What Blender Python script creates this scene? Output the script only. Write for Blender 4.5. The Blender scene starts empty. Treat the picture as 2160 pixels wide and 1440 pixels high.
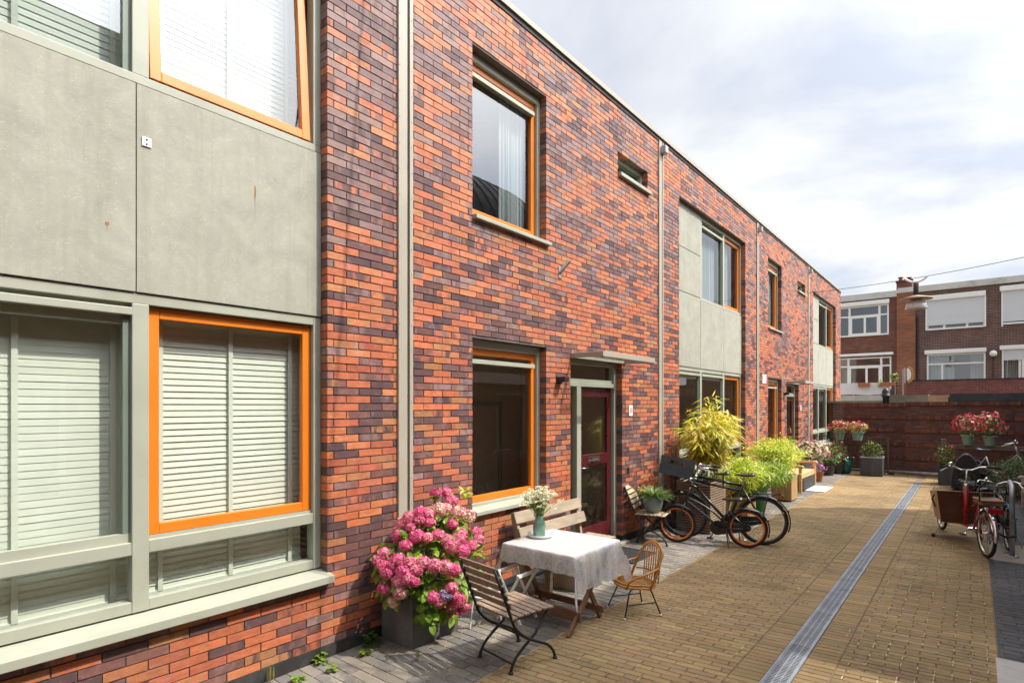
import bpy, math, random
import numpy as np
from mathutils import Vector, Matrix, noise as mnoise

# ------------------------------------------------------------------ camera, world, sun, exposure
S = bpy.context.scene
cd = bpy.data.cameras.new('camera'); cam = bpy.data.objects.new('camera', cd)
S.collection.objects.link(cam); S.camera = cam
cam.location = (4.236, 0.0, 2.12)
cam.rotation_euler = (math.radians(90), 0, math.atan2(973, 1200))
cd.lens = 20.0; cd.sensor_width = 36.0; cd.shift_y = 135 / 2160
cd.clip_start = 0.05; cd.clip_end = 2000

SUN = Vector((1.0, 0.55, 1.5)).normalized()
SUN_EL = math.asin(SUN.z); SUN_AZ = math.atan2(SUN.x, SUN.y)
W = bpy.data.worlds.new('World'); S.world = W; W.use_nodes = True
wn, wl = W.node_tree.nodes, W.node_tree.links
wn.clear()
w_out = wn.new('ShaderNodeOutputWorld'); w_bg = wn.new('ShaderNodeBackground')
w_sky = wn.new('ShaderNodeTexSky'); w_sky.sky_type = 'NISHITA'; w_sky.sun_disc = False
w_sky.sun_elevation = SUN_EL; w_sky.sun_rotation = SUN_AZ; w_sky.dust_density = 2.0
w_bg.inputs['Strength'].default_value = 0.1
w_tc = wn.new('ShaderNodeTexCoord'); w_sep = wn.new('ShaderNodeSeparateXYZ')
wl.new(w_tc.outputs['Generated'], w_sep.inputs[0])
def wmath(op, a, b=None):
    n = wn.new('ShaderNodeMath'); n.operation = op
    for i, x in enumerate((a, b)):
        if x is None: continue
        if isinstance(x, (int, float)): n.inputs[i].default_value = x
        else: wl.new(x, n.inputs[i])
    return n.outputs[0]
w_den = wmath('ADD', wmath('MAXIMUM', w_sep.outputs[2], 0.0), 0.16)
w_cmb = wn.new('ShaderNodeCombineXYZ')
wl.new(wmath('DIVIDE', w_sep.outputs[0], w_den), w_cmb.inputs[0])
wl.new(wmath('DIVIDE', w_sep.outputs[1], w_den), w_cmb.inputs[1])
def wnoise(scale, detail, rough, dist, off):
    m = wn.new('ShaderNodeMapping'); m.inputs['Location'].default_value = off
    wl.new(w_cmb.outputs[0], m.inputs['Vector'])
    t = wn.new('ShaderNodeTexNoise'); t.inputs['Scale'].default_value = scale
    t.inputs['Detail'].default_value = detail; t.inputs['Roughness'].default_value = rough
    t.inputs['Distortion'].default_value = dist
    wl.new(m.outputs[0], t.inputs['Vector']); return t.outputs['Fac']
def wramp(fac, stops):
    r = wn.new('ShaderNodeValToRGB'); e = r.color_ramp.elements
    e[0].position, e[0].color = stops[0][0], stops[0][1]
    e[1].position, e[1].color = stops[-1][0], stops[-1][1]
    for p, c in stops[1:-1]:
        k = e.new(p); k.color = c
    wl.new(fac, r.inputs[0]); return r.outputs[0]
w_shade = wramp(wnoise(0.66, 7, 0.56, 0.35, (2.3, 1.4, 0)),
                [(0.31, (5.2, 5.55, 6.3, 1)), (0.42, (6.5, 6.75, 7.2, 1)), (0.53, (7.5, 7.6, 7.75, 1))])
w_cover = wramp(wnoise(0.9, 6, 0.55, 0.3, (3.1, 7.7, 0)), [(0.40, (0, 0, 0, 1)), (0.52, (1, 1, 1, 1))])
w_base = wn.new('ShaderNodeMix'); w_base.data_type = 'RGBA'
w_base.inputs[0].default_value = 0.72                          # thin high veil over the blue
wl.new(w_sky.outputs[0], w_base.inputs[6]); w_base.inputs[7].default_value = (6.4, 6.8, 7.5, 1)
w_mix = wn.new('ShaderNodeMix'); w_mix.data_type = 'RGBA'
wl.new(w_cover, w_mix.inputs[0]); wl.new(w_base.outputs[2], w_mix.inputs[6]); wl.new(w_shade, w_mix.inputs[7])
w_dot = wn.new('ShaderNodeVectorMath'); w_dot.operation = 'DOT_PRODUCT'          # thin cloud glows towards the sun
wl.new(w_tc.outputs['Generated'], w_dot.inputs[0]); w_dot.inputs[1].default_value = SUN
w_glow = wmath('ADD', wmath('MULTIPLY', wmath('POWER', wmath('MAXIMUM', w_dot.outputs['Value'], 0.0), 8.0), 9.0), 1.0)
w_gm = wn.new('ShaderNodeVectorMath'); w_gm.operation = 'SCALE'
wl.new(w_mix.outputs[2], w_gm.inputs[0]); wl.new(w_glow, w_gm.inputs['Scale'])
wl.new(w_gm.outputs[0], w_bg.inputs['Color']); wl.new(w_bg.outputs[0], w_out.inputs['Surface'])

sd = bpy.data.lights.new('sun', 'SUN'); sun = bpy.data.objects.new('sun', sd)
S.collection.objects.link(sun)
sd.energy = 3.8; sd.angle = math.radians(0.5); sd.color = (1.0, 0.93, 0.82)
sun.rotation_euler = SUN.to_track_quat('Z', 'Y').to_euler()
sun.location = (20, 10, 30)

S.view_settings.view_transform = 'Standard'; S.view_settings.look = 'None'
S.view_settings.exposure = 0.43; S.view_settings.gamma = 1.0
S.cycles.caustics_reflective = False; S.cycles.caustics_refractive = False
S.cycles.transparent_max_bounces = 24; S.cycles.max_bounces = 8

# ------------------------------------------------------------------ helpers
R = random.Random(7)
COL = S.collection
def V(*a): return Vector(a)

class MB:
    """collects faces and links them as ONE mesh object"""
    def __init__(s): s.v = []; s.f = []; s.m = []; s.c = []
    def add(s, vs, fs, m=0, c=None):
        b = len(s.v); s.v.extend([tuple(p) for p in vs])
        s.c.extend([c or (1, 1, 1, 1)] * len(vs))
        for f in fs: s.f.append(tuple(b + i for i in f)); s.m.append(m)
    def box(s, x0, x1, y0, y1, z0, z1, m=0, c=None):
        s.add([(x0,y0,z0),(x1,y0,z0),(x1,y1,z0),(x0,y1,z0),(x0,y0,z1),(x1,y0,z1),(x1,y1,z1),(x0,y1,z1)],
              [(0,3,2,1),(4,5,6,7),(0,1,5,4),(1,2,6,5),(2,3,7,6),(3,0,4,7)], m, c)
    def frame(s, x0, x1, y0, y1, z0, z1, w, wt=None, wb=None, m=0):
        wt = w if wt is None else wt; wb = w if wb is None else wb
        s.box(x0, x1, y0, y0+w, z0, z1, m); s.box(x0, x1, y1-w, y1, z0, z1, m)
        s.box(x0, x1, y0+w, y1-w, z0, z0+wb, m); s.box(x0, x1, y0+w, y1-w, z1-wt, z1, m)
    def bar(s, p, q, w, t, up=(0,0,1), m=0, c=None):
        p, q = Vector(p), Vector(q); d = (q-p).normalized(); u = Vector(up)
        a = d.cross(u)
        if a.length < 1e-4: a = d.cross(Vector((1,0,0)))
        a.normalize(); b = a.cross(d).normalized()
        a *= w/2; b *= t/2
        s.add([p-a-b,p+a-b,p+a+b,p-a+b,q-a-b,q+a-b,q+a+b,q-a+b],
              [(0,3,2,1),(4,5,6,7),(0,1,5,4),(1,2,6,5),(2,3,7,6),(3,0,4,7)], m, c)
    def tube(s, pts, r, n=8, m=0, c=None, closed=False):
        pts = [Vector(p) for p in pts]; k = len(pts)
        rs = r if isinstance(r, (list, tuple)) else [r]*k
        vs = []; ref = None
        for i, p in enumerate(pts):
            if closed: d = pts[(i+1) % k] - pts[i-1]
            else: d = pts[min(i+1, k-1)] - pts[max(i-1, 0)]
            d.normalize()
            if ref is None:
                ref = d.cross(Vector((0,0,1)))
                if ref.length < 1e-3: ref = d.cross(Vector((1,0,0)))
            ref = ref - d*ref.dot(d)
            if ref.length < 1e-5: ref = d.cross(Vector((0.3,1,0.2)))
            ref.normalize(); b = d.cross(ref)
            for j in range(n):
                a = 2*math.pi*j/n
                vs.append(p + (ref*math.cos(a) + b*math.sin(a))*rs[i])
        fs = []
        for i in range(k if closed else k-1):
            i2 = (i+1) % k
            for j in range(n):
                j2 = (j+1) % n
                fs.append((i*n+j, i*n+j2, i2*n+j2, i2*n+j))
        if not closed:
            fs.append(tuple(range(n))[::-1]); fs.append(tuple((k-1)*n+j for j in range(n)))
        s.add(vs, fs, m, c)
    def lathe(s, prof, o=(0,0,0), n=24, m=0, c=None, sx=1, sy=1):
        vs = []; fs = []; k = len(prof)
        for r, z in prof:
            for j in range(n):
                a = 2*math.pi*j/n
                vs.append((o[0]+r*sx*math.cos(a), o[1]+r*sy*math.sin(a), o[2]+z))
        for i in range(k-1):
            for j in range(n):
                j2 = (j+1) % n
                fs.append((i*n+j, i*n+j2, (i+1)*n+j2, (i+1)*n+j))
        if prof[0][0] > 1e-6: fs.append(tuple(range(n))[::-1])
        if prof[-1][0] > 1e-6: fs.append(tuple((k-1)*n+j for j in range(n)))
        s.add(vs, fs, m, c)
    def ball(s, o, r, n=10, m=0, c=None, sx=1, sy=1, sz=1):
        k = max(4, n//2)
        prof = [(max(1e-7, r*math.sin(math.pi*i/k)), -r*math.cos(math.pi*i/k)*sz) for i in range(k+1)]
        s.lathe(prof, o, n, m, c, sx, sy)
    def leaf(s, p, d, nrm, L, w, bend=0.0, c=None, m=0, seg=2, tip=0.0):
        """a pointed blade from p along d, folded a little along its midrib"""
        d = Vector(d).normalized(); nrm = Vector(nrm); a = d.cross(nrm)
        if a.length < 1e-4: a = d.cross(Vector((0.21,0.9,0.3)))
        a.normalize(); nn = a.cross(d).normalized()
        vs = []; p = Vector(p)
        vs.append(p)
        for i in range(1, seg+1):
            t = i/(seg+1); q = p + d*(L*t) - nn*(bend*L*t*t)
            ww = w*0.5*(1 - abs(2*t-0.9)**2.0*0.85)
            vs += [q + a*ww + nn*ww*0.25, q, q - a*ww + nn*ww*0.25]
        vs.append(p + d*L - nn*(bend*L) + a*tip)
        fs = [(0,1,2),(0,2,3)]
        for i in range(seg-1):
            b = 1+3*i
            fs += [(b,b+3,b+4,b+1),(b+1,b+4,b+5,b+2)]
        b = 1+3*(seg-1); e = len(vs)-1
        fs += [(b,e,b+1),(b+1,e,b+2)]
        s.add(vs, fs, m, c)
    def build(s, name, mats, parent=None, org=(0,0,0), smooth=False, bevel=0.0):
        me = bpy.data.meshes.new(name)
        ox, oy, oz = org
        me.from_pydata([(x-ox, y-oy, z-oz) for x, y, z in s.v], [], s.f)
        if not isinstance(mats, (list, tuple)): mats = [mats]
        for mm in mats: me.materials.append(mm)
        me.polygons.foreach_set('material_index', s.m)
        if smooth: me.polygons.foreach_set('use_smooth', [True]*len(s.f))
        if any(c != (1,1,1,1) for c in s.c):
            at = me.color_attributes.new('Col', 'FLOAT_COLOR', 'POINT')
            at.data.foreach_set('color', np.array(s.c, dtype=np.float32).ravel())
        me.update()
        o = bpy.data.objects.new(name, me); COL.objects.link(o)
        if parent is not None: o.parent = parent
        else: o.location = org
        if bevel:
            md = o.modifiers.new('bevel', 'BEVEL'); md.width = bevel; md.segments = 2; md.limit_method = 'ANGLE'
        return o

def tag(o, label=None, cat=None, group=None, kind=None):
    if label: o['label'] = label
    if cat: o['category'] = cat
    if group: o['group'] = group
    if kind: o['kind'] = kind
    return o
def thing(name, label, cat, loc=(0,0,0), rz=0.0, group=None):
    o = bpy.data.objects.new(name, None); COL.objects.link(o)
    o.empty_display_size = 0.2; o.location = loc; o.rotation_euler = (0, 0, rz)
    return tag(o, label, cat, group)
def kids(o): return [c for c in COL.objects if c.parent == o]
def copy_tree(o, parent=None):
    c = o.copy(); COL.objects.link(c)
    if parent is not None: c.parent = parent
    for ch in kids(o): copy_tree(ch, c)
    return c

# ------------------------------------------------------------------ materials
def newmat(name):
    m = bpy.data.materials.new(name); m.use_nodes = True
    n = m.node_tree.nodes; n.clear()
    return m, n, m.node_tree.links
def node(n, t, **k):
    x = n.new(t)
    for a, b in k.items(): setattr(x, a, b)
    return x
def ramp(n, l, fac, stops):
    r = n.new('ShaderNodeValToRGB'); e = r.color_ramp.elements
    def c4(c): return (c, c, c, 1) if isinstance(c, (int, float)) else (*c, 1)
    e[0].position, e[0].color = stops[0][0], c4(stops[0][1])
    e[1].position, e[1].color = stops[-1][0], c4(stops[-1][1])
    for p, c in stops[1:-1]:
        k = e.new(p); k.color = c4(c)
    l.new(fac, r.inputs[0]); return r.outputs[0]
def coords(n, l, stretch=(1,1,1), kind='Object'):
    tc = n.new('ShaderNodeTexCoord'); mp = n.new('ShaderNodeMapping')
    mp.inputs['Scale'].default_value = stretch
    l.new(tc.outputs[kind], mp.inputs['Vector']); return mp.outputs[0]
def nz(n, l, vec, scale, detail=5, rough=0.55, dist=0.0):
    t = n.new('ShaderNodeTexNoise')
    for k, v in (('Scale', scale), ('Detail', detail), ('Roughness', rough), ('Distortion', dist)):
        t.inputs[k].default_value = v
    l.new(vec, t.inputs['Vector']); return t.outputs['Fac']
def mixc(n, l, fac, a, b, blend='MIX'):
    x = n.new('ShaderNodeMix'); x.data_type = 'RGBA'; x.blend_type = blend
    for i, q in ((0, fac), (6, a), (7, b)):
        if isinstance(q, (int, float)): x.inputs[i].default_value = q
        elif isinstance(q, (tuple, list)): x.inputs[i].default_value = (*q[:3], 1)
        else: l.new(q, x.inputs[i])
    return x.outputs[2]
def bumpn(n, l, h, strength, dist=0.01):
    b = n.new('ShaderNodeBump'); b.inputs['Strength'].default_value = strength; b.inputs['Distance'].default_value = dist
    l.new(h, b.inputs['Height']); return b.outputs[0]
def M(name, col, rough=0.5, metal=0.0, var=0.18, scale=7.0, stretch=(1,1,1), bump=0.15, dirt=None, attr=False, spec=0.5, coat=0.0):
    """a painted / wooden / metal / stone surface: base colour with uneven tone, optional dirt tint, fine bump"""
    m, n, l = newmat(name)
    o = node(n, 'ShaderNodeOutputMaterial'); p = node(n, 'ShaderNodeBsdfPrincipled')
    v = coords(n, l, stretch)
    f = nz(n, l, v, scale, 7, 0.6)
    base = mixc(n, l, ramp(n, l, f, [(0.3, 0.0), (0.7, 1.0)]), tuple(c*(1-var) for c in col), tuple(min(1, c*(1+var)) for c in col))
    if attr:
        a = node(n, 'ShaderNodeAttribute', attribute_name='Col')
        base = mixc(n, l, 1.0, base, a.outputs['Color'], 'MULTIPLY')
    if dirt:
        g = ramp(n, l, nz(n, l, v, scale*0.45, 6, 0.7), [(0.52, 0.0), (0.72, 0.75)])
        base = mixc(n, l, g, base, dirt)
    l.new(base, p.inputs['Base Color'])
    rr = ramp(n, l, f, [(0.3, max(0.02, rough-0.08)), (0.7, min(1, rough+0.1))])
    l.new(rr, p.inputs['Roughness'])
    p.inputs['Metallic'].default_value = metal
    p.inputs['Specular IOR Level'].default_value = spec
    if coat: p.inputs['Coat Weight'].default_value = coat
    if bump:
        l.new(bumpn(n, l, nz(n, l, v, scale*9, 4, 0.6), bump, 0.004), p.inputs['Normal'])
    l.new(p.outputs[0], o.inputs['Surface'])
    return m
def glass_mat(name, tint=(0.93,0.96,0.95), ior=1.75):
    m, n, l = newmat(name)
    o = node(n, 'ShaderNodeOutputMaterial'); t = node(n, 'ShaderNodeBsdfTransparent'); g = node(n, 'ShaderNodeBsdfGlossy')
    t.inputs[0].default_value = (*tint, 1); g.inputs['Roughness'].default_value = 0.0
    g.inputs['Color'].default_value = (0.95, 0.97, 1.0, 1)
    fr = node(n, 'ShaderNodeFresnel'); ge = node(n, 'ShaderNodeNewGeometry'); mi = node(n, 'ShaderNodeMix')
    mi.inputs[2].default_value = ior; mi.inputs[3].default_value = 1/ior      # a thin pane reflects the same from both sides
    l.new(ge.outputs['Backfacing'], mi.inputs[0]); l.new(mi.outputs[0], fr.inputs['IOR'])
    v = coords(n, l)
    l.new(bumpn(n, l, nz(n, l, v, 0.9, 1, 0.4), 0.02, 0.05), g.inputs['Normal'])
    mx = node(n, 'ShaderNodeMixShader')
    l.new(fr.outputs[0], mx.inputs[0]); l.new(t.outputs[0], mx.inputs[1]); l.new(g.outputs[0], mx.inputs[2])
    l.new(mx.outputs[0], o.inputs['Surface'])
    return m
def leaf_mat(name, rough=0.45, trans=0.35, tint=(1.0,1.0,0.55)):
    """foliage and petals: each leaf keeps its own colour (attribute Col); thin, so light comes through"""
    m, n, l = newmat(name)
    o = node(n, 'ShaderNodeOutputMaterial'); p = node(n, 'ShaderNodeBsdfPrincipled'); t = node(n, 'ShaderNodeBsdfTranslucent')
    a = node(n, 'ShaderNodeAttribute', attribute_name='Col')
    v = coords(n, l); f = ramp(n, l, nz(n, l, v, 30, 3), [(0.3, 0.75), (0.7, 1.2)])
    base = mixc(n, l, 1.0, a.outputs['Color'], f, 'MULTIPLY')
    l.new(base, p.inputs['Base Color']); p.inputs['Roughness'].default_value = rough
    l.new(mixc(n, l, 1.0, base, tint, 'MULTIPLY'), t.inputs['Color'])
    mx = node(n, 'ShaderNodeMixShader'); mx.inputs[0].default_value = trans
    l.new(p.outputs[0], mx.inputs[1]); l.new(t.outputs[0], mx.inputs[2]); l.new(mx.outputs[0], o.inputs['Surface'])
    return m
def brick_mat(name, bloom=0.5):
    """a laid brick: two fired tones held per brick, flame marks between them, chalky bloom, pitted face"""
    m, n, l = newmat(name)
    o = node(n, 'ShaderNodeOutputMaterial'); p = node(n, 'ShaderNodeBsdfPrincipled')
    a = node(n, 'ShaderNodeAttribute', attribute_name='Col'); b = node(n, 'ShaderNodeAttribute', attribute_name='Col2')
    v = coords(n, l); vs = coords(n, l, (1, 1.0, 0.35))
    fl = ramp(n, l, nz(n, l, vs, 9.0, 3, 0.5, 0.4), [(0.46, 0.0), (0.58, 1.0)])
    base = mixc(n, l, fl, a.outputs['Color'], b.outputs['Color'])
    fine = ramp(n, l, nz(n, l, v, 70, 5, 0.7), [(0.25, 0.78), (0.75, 1.18)])
    base = mixc(n, l, 1.0, base, fine, 'MULTIPLY')
    md = ramp(n, l, nz(n, l, coords(n, l, (1, 0.7, 2.2)), 15.0, 4, 0.65, 0.5), [(0.25, 0.70), (0.5, 1.0), (0.78, 1.28)])
    base = mixc(n, l, 1.0, base, md, 'MULTIPLY')
    ag = ramp(n, l, nz(n, l, coords(n, l, (1, 1.2, 0.5)), 1.1, 6, 0.7), [(0.4, 0.0), (0.75, 0.32)])
    base = mixc(n, l, ag, base, (0.23, 0.15, 0.13))
    bl = ramp(n, l, nz(n, l, v, 5.5, 7, 0.75, 0.6), [(0.57, 0.0), (0.80, bloom)])
    base = mixc(n, l, bl, base, (0.50, 0.405, 0.37))
    l.new(base, p.inputs['Base Color'])
    p.inputs['Roughness'].default_value = 0.62; p.inputs['Specular IOR Level'].default_value = 0.35
    l.new(bumpn(n, l, nz(n, l, v, 120, 5, 0.7), 0.35, 0.003), p.inputs['Normal'])
    l.new(p.outputs[0], o.inputs['Surface']); return m
def paver_mat(name, sand=(0.42,0.36,0.27), amt=0.5):
    m, n, l = newmat(name)
    o = node(n, 'ShaderNodeOutputMaterial'); p = node(n, 'ShaderNodeBsdfPrincipled')
    a = node(n, 'ShaderNodeAttribute', attribute_name='Col'); v = coords(n, l)
    fine = ramp(n, l, nz(n, l, v, 95, 5, 0.75), [(0.25, 0.72), (0.75, 1.22)])
    base = mixc(n, l, 1.0, a.outputs['Color'], fine, 'MULTIPLY')
    big = ramp(n, l, nz(n, l, v, 0.7, 6, 0.66), [(0.32, 0.68), (0.66, 1.16)])
    base = mixc(n, l, 1.0, base, big, 'MULTIPLY')
    st = ramp(n, l, nz(n, l, v, 2.2, 8, 0.78, 0.5), [(0.54, 0.0), (0.72, amt)])
    base = mixc(n, l, st, base, sand)
    dk = ramp(n, l, nz(n, l, v, 3.1, 6, 0.7, 0.9), [(0.58, 0.0), (0.78, 0.6)])
    base = mixc(n, l, dk, base, (0.07, 0.06, 0.055))
    l.new(base, p.inputs['Base Color']); p.inputs['Roughness'].default_value = 0.85
    p.inputs['Specular IOR Level'].default_value = 0.3
    l.new(bumpn(n, l, nz(n, l, v, 60, 6, 0.7), 0.5, 0.004), p.inputs['Normal'])
    l.new(p.outputs[0], o.inputs['Surface']); return m
def panel_mat(name):
    """cement facade board: warm grey-beige, scratched, flecked with pale aggregate"""
    m, n, l = newmat(name)
    o = node(n, 'ShaderNodeOutputMaterial'); p = node(n, 'ShaderNodeBsdfPrincipled'); v = coords(n, l)
    base = mixc(n, l, ramp(n, l, nz(n, l, v, 3.2, 9, 0.74, 0.5), [(0.3, 0), (0.7, 1)]), (0.275, 0.272, 0.218), (0.39, 0.385, 0.315))
    vo = node(n, 'ShaderNodeTexVoronoi'); vo.inputs['Scale'].default_value = 62; l.new(coords(n, l, (1, 0.8, 1.5)), vo.inputs['Vector'])
    fk = ramp(n, l, vo.outputs['Distance'], [(0.10, 0.55), (0.34, 0.0)])
    fk = mixc(n, l, 1.0, fk, ramp(n, l, nz(n, l, v, 11, 4), [(0.5, 0), (0.6, 1)]), 'MULTIPLY')
    base = mixc(n, l, fk, base, (0.56, 0.545, 0.45))
    sc = ramp(n, l, nz(n, l, coords(n, l, (1, 5, 22)), 5, 6, 0.8, 1.2), [(0.57, 0), (0.66, 0.5)])
    base = mixc(n, l, sc, base, (0.58, 0.56, 0.47))
    sk = ramp(n, l, nz(n, l, coords(n, l, (1, 7, 0.35)), 1.6, 5, 0.7), [(0.5, 0), (0.78, 0.42)])
    base = mixc(n, l, sk, base, (0.235, 0.215, 0.15))
    dk = ramp(n, l, nz(n, l, v, 42, 3, 0.6), [(0.72, 0), (0.8, 0.6)])
    base = mixc(n, l, dk, base, (0.16, 0.15, 0.11))
    l.new(base, p.inputs['Base Color']); p.inputs['Roughness'].default_value = 0.8
    l.new(bumpn(n, l, nz(n, l, v, 45, 6, 0.7), 0.2, 0.003), p.inputs['Normal'])
    l.new(p.outputs[0], o.inputs['Surface']); return m
def tex_brick_mat(name, c1, c2, mortar, L=0.22, H=0.065, axis='x', bump=0.6, dirt=(0.06,0.05,0.045)):
    m, n, l = newmat(name)
    o = node(n, 'ShaderNodeOutputMaterial'); p = node(n, 'ShaderNodeBsdfPrincipled')
    tc = node(n, 'ShaderNodeTexCoord'); sp = node(n, 'ShaderNodeSeparateXYZ'); cb = node(n, 'ShaderNodeCombineXYZ')
    l.new(tc.outputs['Object'], sp.inputs[0])
    ad = node(n, 'ShaderNodeMath', operation='ADD'); l.new(sp.outputs[0], ad.inputs[0]); l.new(sp.outputs[1], ad.inputs[1])
    l.new(ad.outputs[0], cb.inputs[0]); l.new(sp.outputs[2], cb.inputs[1])
    b = node(n, 'ShaderNodeTexBrick'); l.new(cb.outputs[0], b.inputs['Vector'])
    b.inputs['Scale'].default_value = 1.0; b.inputs['Brick Width'].default_value = L; b.inputs['Row Height'].default_value = H
    b.inputs['Mortar Size'].default_value = 0.006; b.inputs['Bias'].default_value = 0.0
    b.inputs['Color1'].default_value = (*c1, 1); b.inputs['Color2'].default_value = (*c2, 1); b.inputs['Mortar'].default_value = (*mortar, 1)
    v = coords(n, l)
    base = mixc(n, l, 1.0, b.outputs['Color'], ramp(n, l, nz(n, l, v, 1.3, 7, 0.65), [(0.3, 0.7), (0.7, 1.25)]), 'MULTIPLY')
    base = mixc(n, l, ramp(n, l, nz(n, l, v, 2.6, 7, 0.75), [(0.56, 0), (0.74, 0.6)]), base, dirt)
    l.new(base, p.inputs['Base Color']); p.inputs['Roughness'].default_value = 0.85
    inv = node(n, 'ShaderNodeMath', operation='SUBTRACT'); inv.inputs[0].default_value = 1.0; l.new(b.outputs['Fac'], inv.inputs[1])
    l.new(bumpn(n, l, inv.outputs[0], bump, 0.01), p.inputs['Normal'])
    l.new(p.outputs[0], o.inputs['Surface']); return m
def lace_mat(name):
    m, n, l = newmat(name)
    o = node(n, 'ShaderNodeOutputMaterial'); p = node(n, 'ShaderNodeBsdfPrincipled'); t = node(n, 'ShaderNodeBsdfTransparent'); tl = node(n, 'ShaderNodeBsdfTranslucent')
    p.inputs['Base Color'].default_value = (0.80, 0.80, 0.81, 1); p.inputs['Roughness'].default_value = 0.9
    tl.inputs['Color'].default_value = (0.8, 0.8, 0.82, 1)
    v = coords(n, l, (1, 1, 0.8))
    vo = node(n, 'ShaderNodeTexVoronoi', feature='DISTANCE_TO_EDGE'); vo.inputs['Scale'].default_value = 15; l.new(v, vo.inputs['Vector'])
    a = ramp(n, l, vo.outputs['Distance'], [(0.03, 1.0), (0.07, 0.0)])
    fl = ramp(n, l, nz(n, l, v, 16, 4, 0.6, 2.5), [(0.5, 0.0), (0.56, 1.0)])
    al = mixc(n, l, 1.0, a, fl, 'LIGHTEN')
    al = mixc(n, l, al, (0.74, 0.74, 0.74), (0.98, 0.98, 0.98))
    sx = node(n, 'ShaderNodeAttribute', attribute_name='Col')   # 1 on the plain top, 0 on the open lace fall
    al = mixc(n, l, sx.outputs['Color'], al, (1, 1, 1))
    m1 = node(n, 'ShaderNodeMixShader'); m1.inputs[0].default_value = 0.5
    l.new(p.outputs[0], m1.inputs[1]); l.new(tl.outputs[0], m1.inputs[2])
    m2 = node(n, 'ShaderNodeMixShader'); l.new(al, m2.inputs[0]); l.new(t.outputs[0], m2.inputs[1]); l.new(m1.outputs[0], m2.inputs[2])
    l.new(m2.outputs[0], o.inputs['Surface']); return m

MT = {}
MT['brick'] = brick_mat('fired_brick')
MT['brick_pale'] = brick_mat('fired_brick_bloomed', 0.9)
MT['mortar'] = M('mortar', (0.135, 0.108, 0.095), 0.95, var=0.25, scale=14, bump=0.5)
MT['frame'] = M('painted_frame', (0.365, 0.375, 0.30), 0.42, var=0.05, scale=3, bump=0.04, dirt=(0.30, 0.295, 0.235))
MT['frame_dark'] = M('painted_frame_green', (0.16, 0.20, 0.16), 0.4, var=0.06, scale=3, bump=0.04)
MT['orange'] = M('orange_sash', (0.72, 0.195, 0.016), 0.35, var=0.05, scale=3, bump=0.04)
MT['pipe'] = M('taupe_cladding', (0.37, 0.335, 0.27), 0.45, var=0.05, scale=2, bump=0.03)
MT['black'] = M('black_plinth', (0.028, 0.026, 0.026), 0.8, var=0.3, bump=0.3, dirt=(0.10, 0.09, 0.08))
MT['glass'] = glass_mat('window_glass')
MT['glass_refl'] = glass_mat('coated_window_glass', (0.75, 0.8, 0.8), 2.3)
MT['blind'] = M('white_blind', (0.70, 0.725, 0.615), 0.5, var=0.04, bump=0.02)
MT['panel'] = panel_mat('cement_board')
def rust_mat():
    m, n, l = newmat('rust_run'); o = node(n, 'ShaderNodeOutputMaterial'); p = node(n, 'ShaderNodeBsdfPrincipled'); t = node(n, 'ShaderNodeBsdfTransparent')
    p.inputs['Base Color'].default_value = (0.40, 0.15, 0.03, 1); p.inputs['Roughness'].default_value = 0.9
    at = node(n, 'ShaderNodeAttribute', attribute_name='Col'); k = ramp(n, l, nz(n, l, coords(n, l, (60, 60, 8)), 1.0, 4), [(0.25, 0.35), (0.6, 1.0)])
    f = mixc(n, l, 1.0, at.outputs['Color'], k, 'MULTIPLY'); x = node(n, 'ShaderNodeMixShader')
    l.new(f, x.inputs[0]); l.new(t.outputs[0], x.inputs[1]); l.new(p.outputs[0], x.inputs[2]); l.new(x.outputs[0], o.inputs['Surface']); return m
MT['rust'] = rust_mat()
MT['maroon'] = M('maroon_door_paint', (0.085, 0.010, 0.012), 0.3, var=0.1, bump=0.03, coat=0.3)
MT['steel'] = M('brushed_steel', (0.62, 0.62, 0.62), 0.28, 1.0, var=0.08, bump=0.03)
MT['galv'] = M('galvanised_steel', (0.40, 0.42, 0.45), 0.5, 0.7, var=0.2, scale=9, bump=0.1, dirt=(0.2, 0.19, 0.18))
MT['darkmetal'] = M('dark_metal', (0.03, 0.03, 0.032), 0.42, 0.3, var=0.2, bump=0.05)
MT['room'] = M('room_plaster', (0.62, 0.52, 0.42), 0.9, var=0.08, bump=0.02)
MT['white'] = M('white_paint', (0.78, 0.78, 0.76), 0.45, var=0.05, bump=0.03)
MT['curtain'] = M('net_curtain', (0.42, 0.45, 0.44), 0.9, var=0.1, scale=10, stretch=(1,1,0.1), bump=0.02)
MT['yellowpaver'] = paver_mat('yellow_clay_paver', (0.36, 0.29, 0.18), 0.45)
MT['greypaver'] = paver_mat('grey_concrete_paver', (0.42, 0.37, 0.29), 0.9)
MT['darkpaver'] = paver_mat('dark_concrete_paver', (0.20, 0.18, 0.15), 0.35)
MT['grit'] = M('joint_sand', (0.19, 0.145, 0.09), 1.0, var=0.4, scale=30, bump=0.5)
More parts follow.
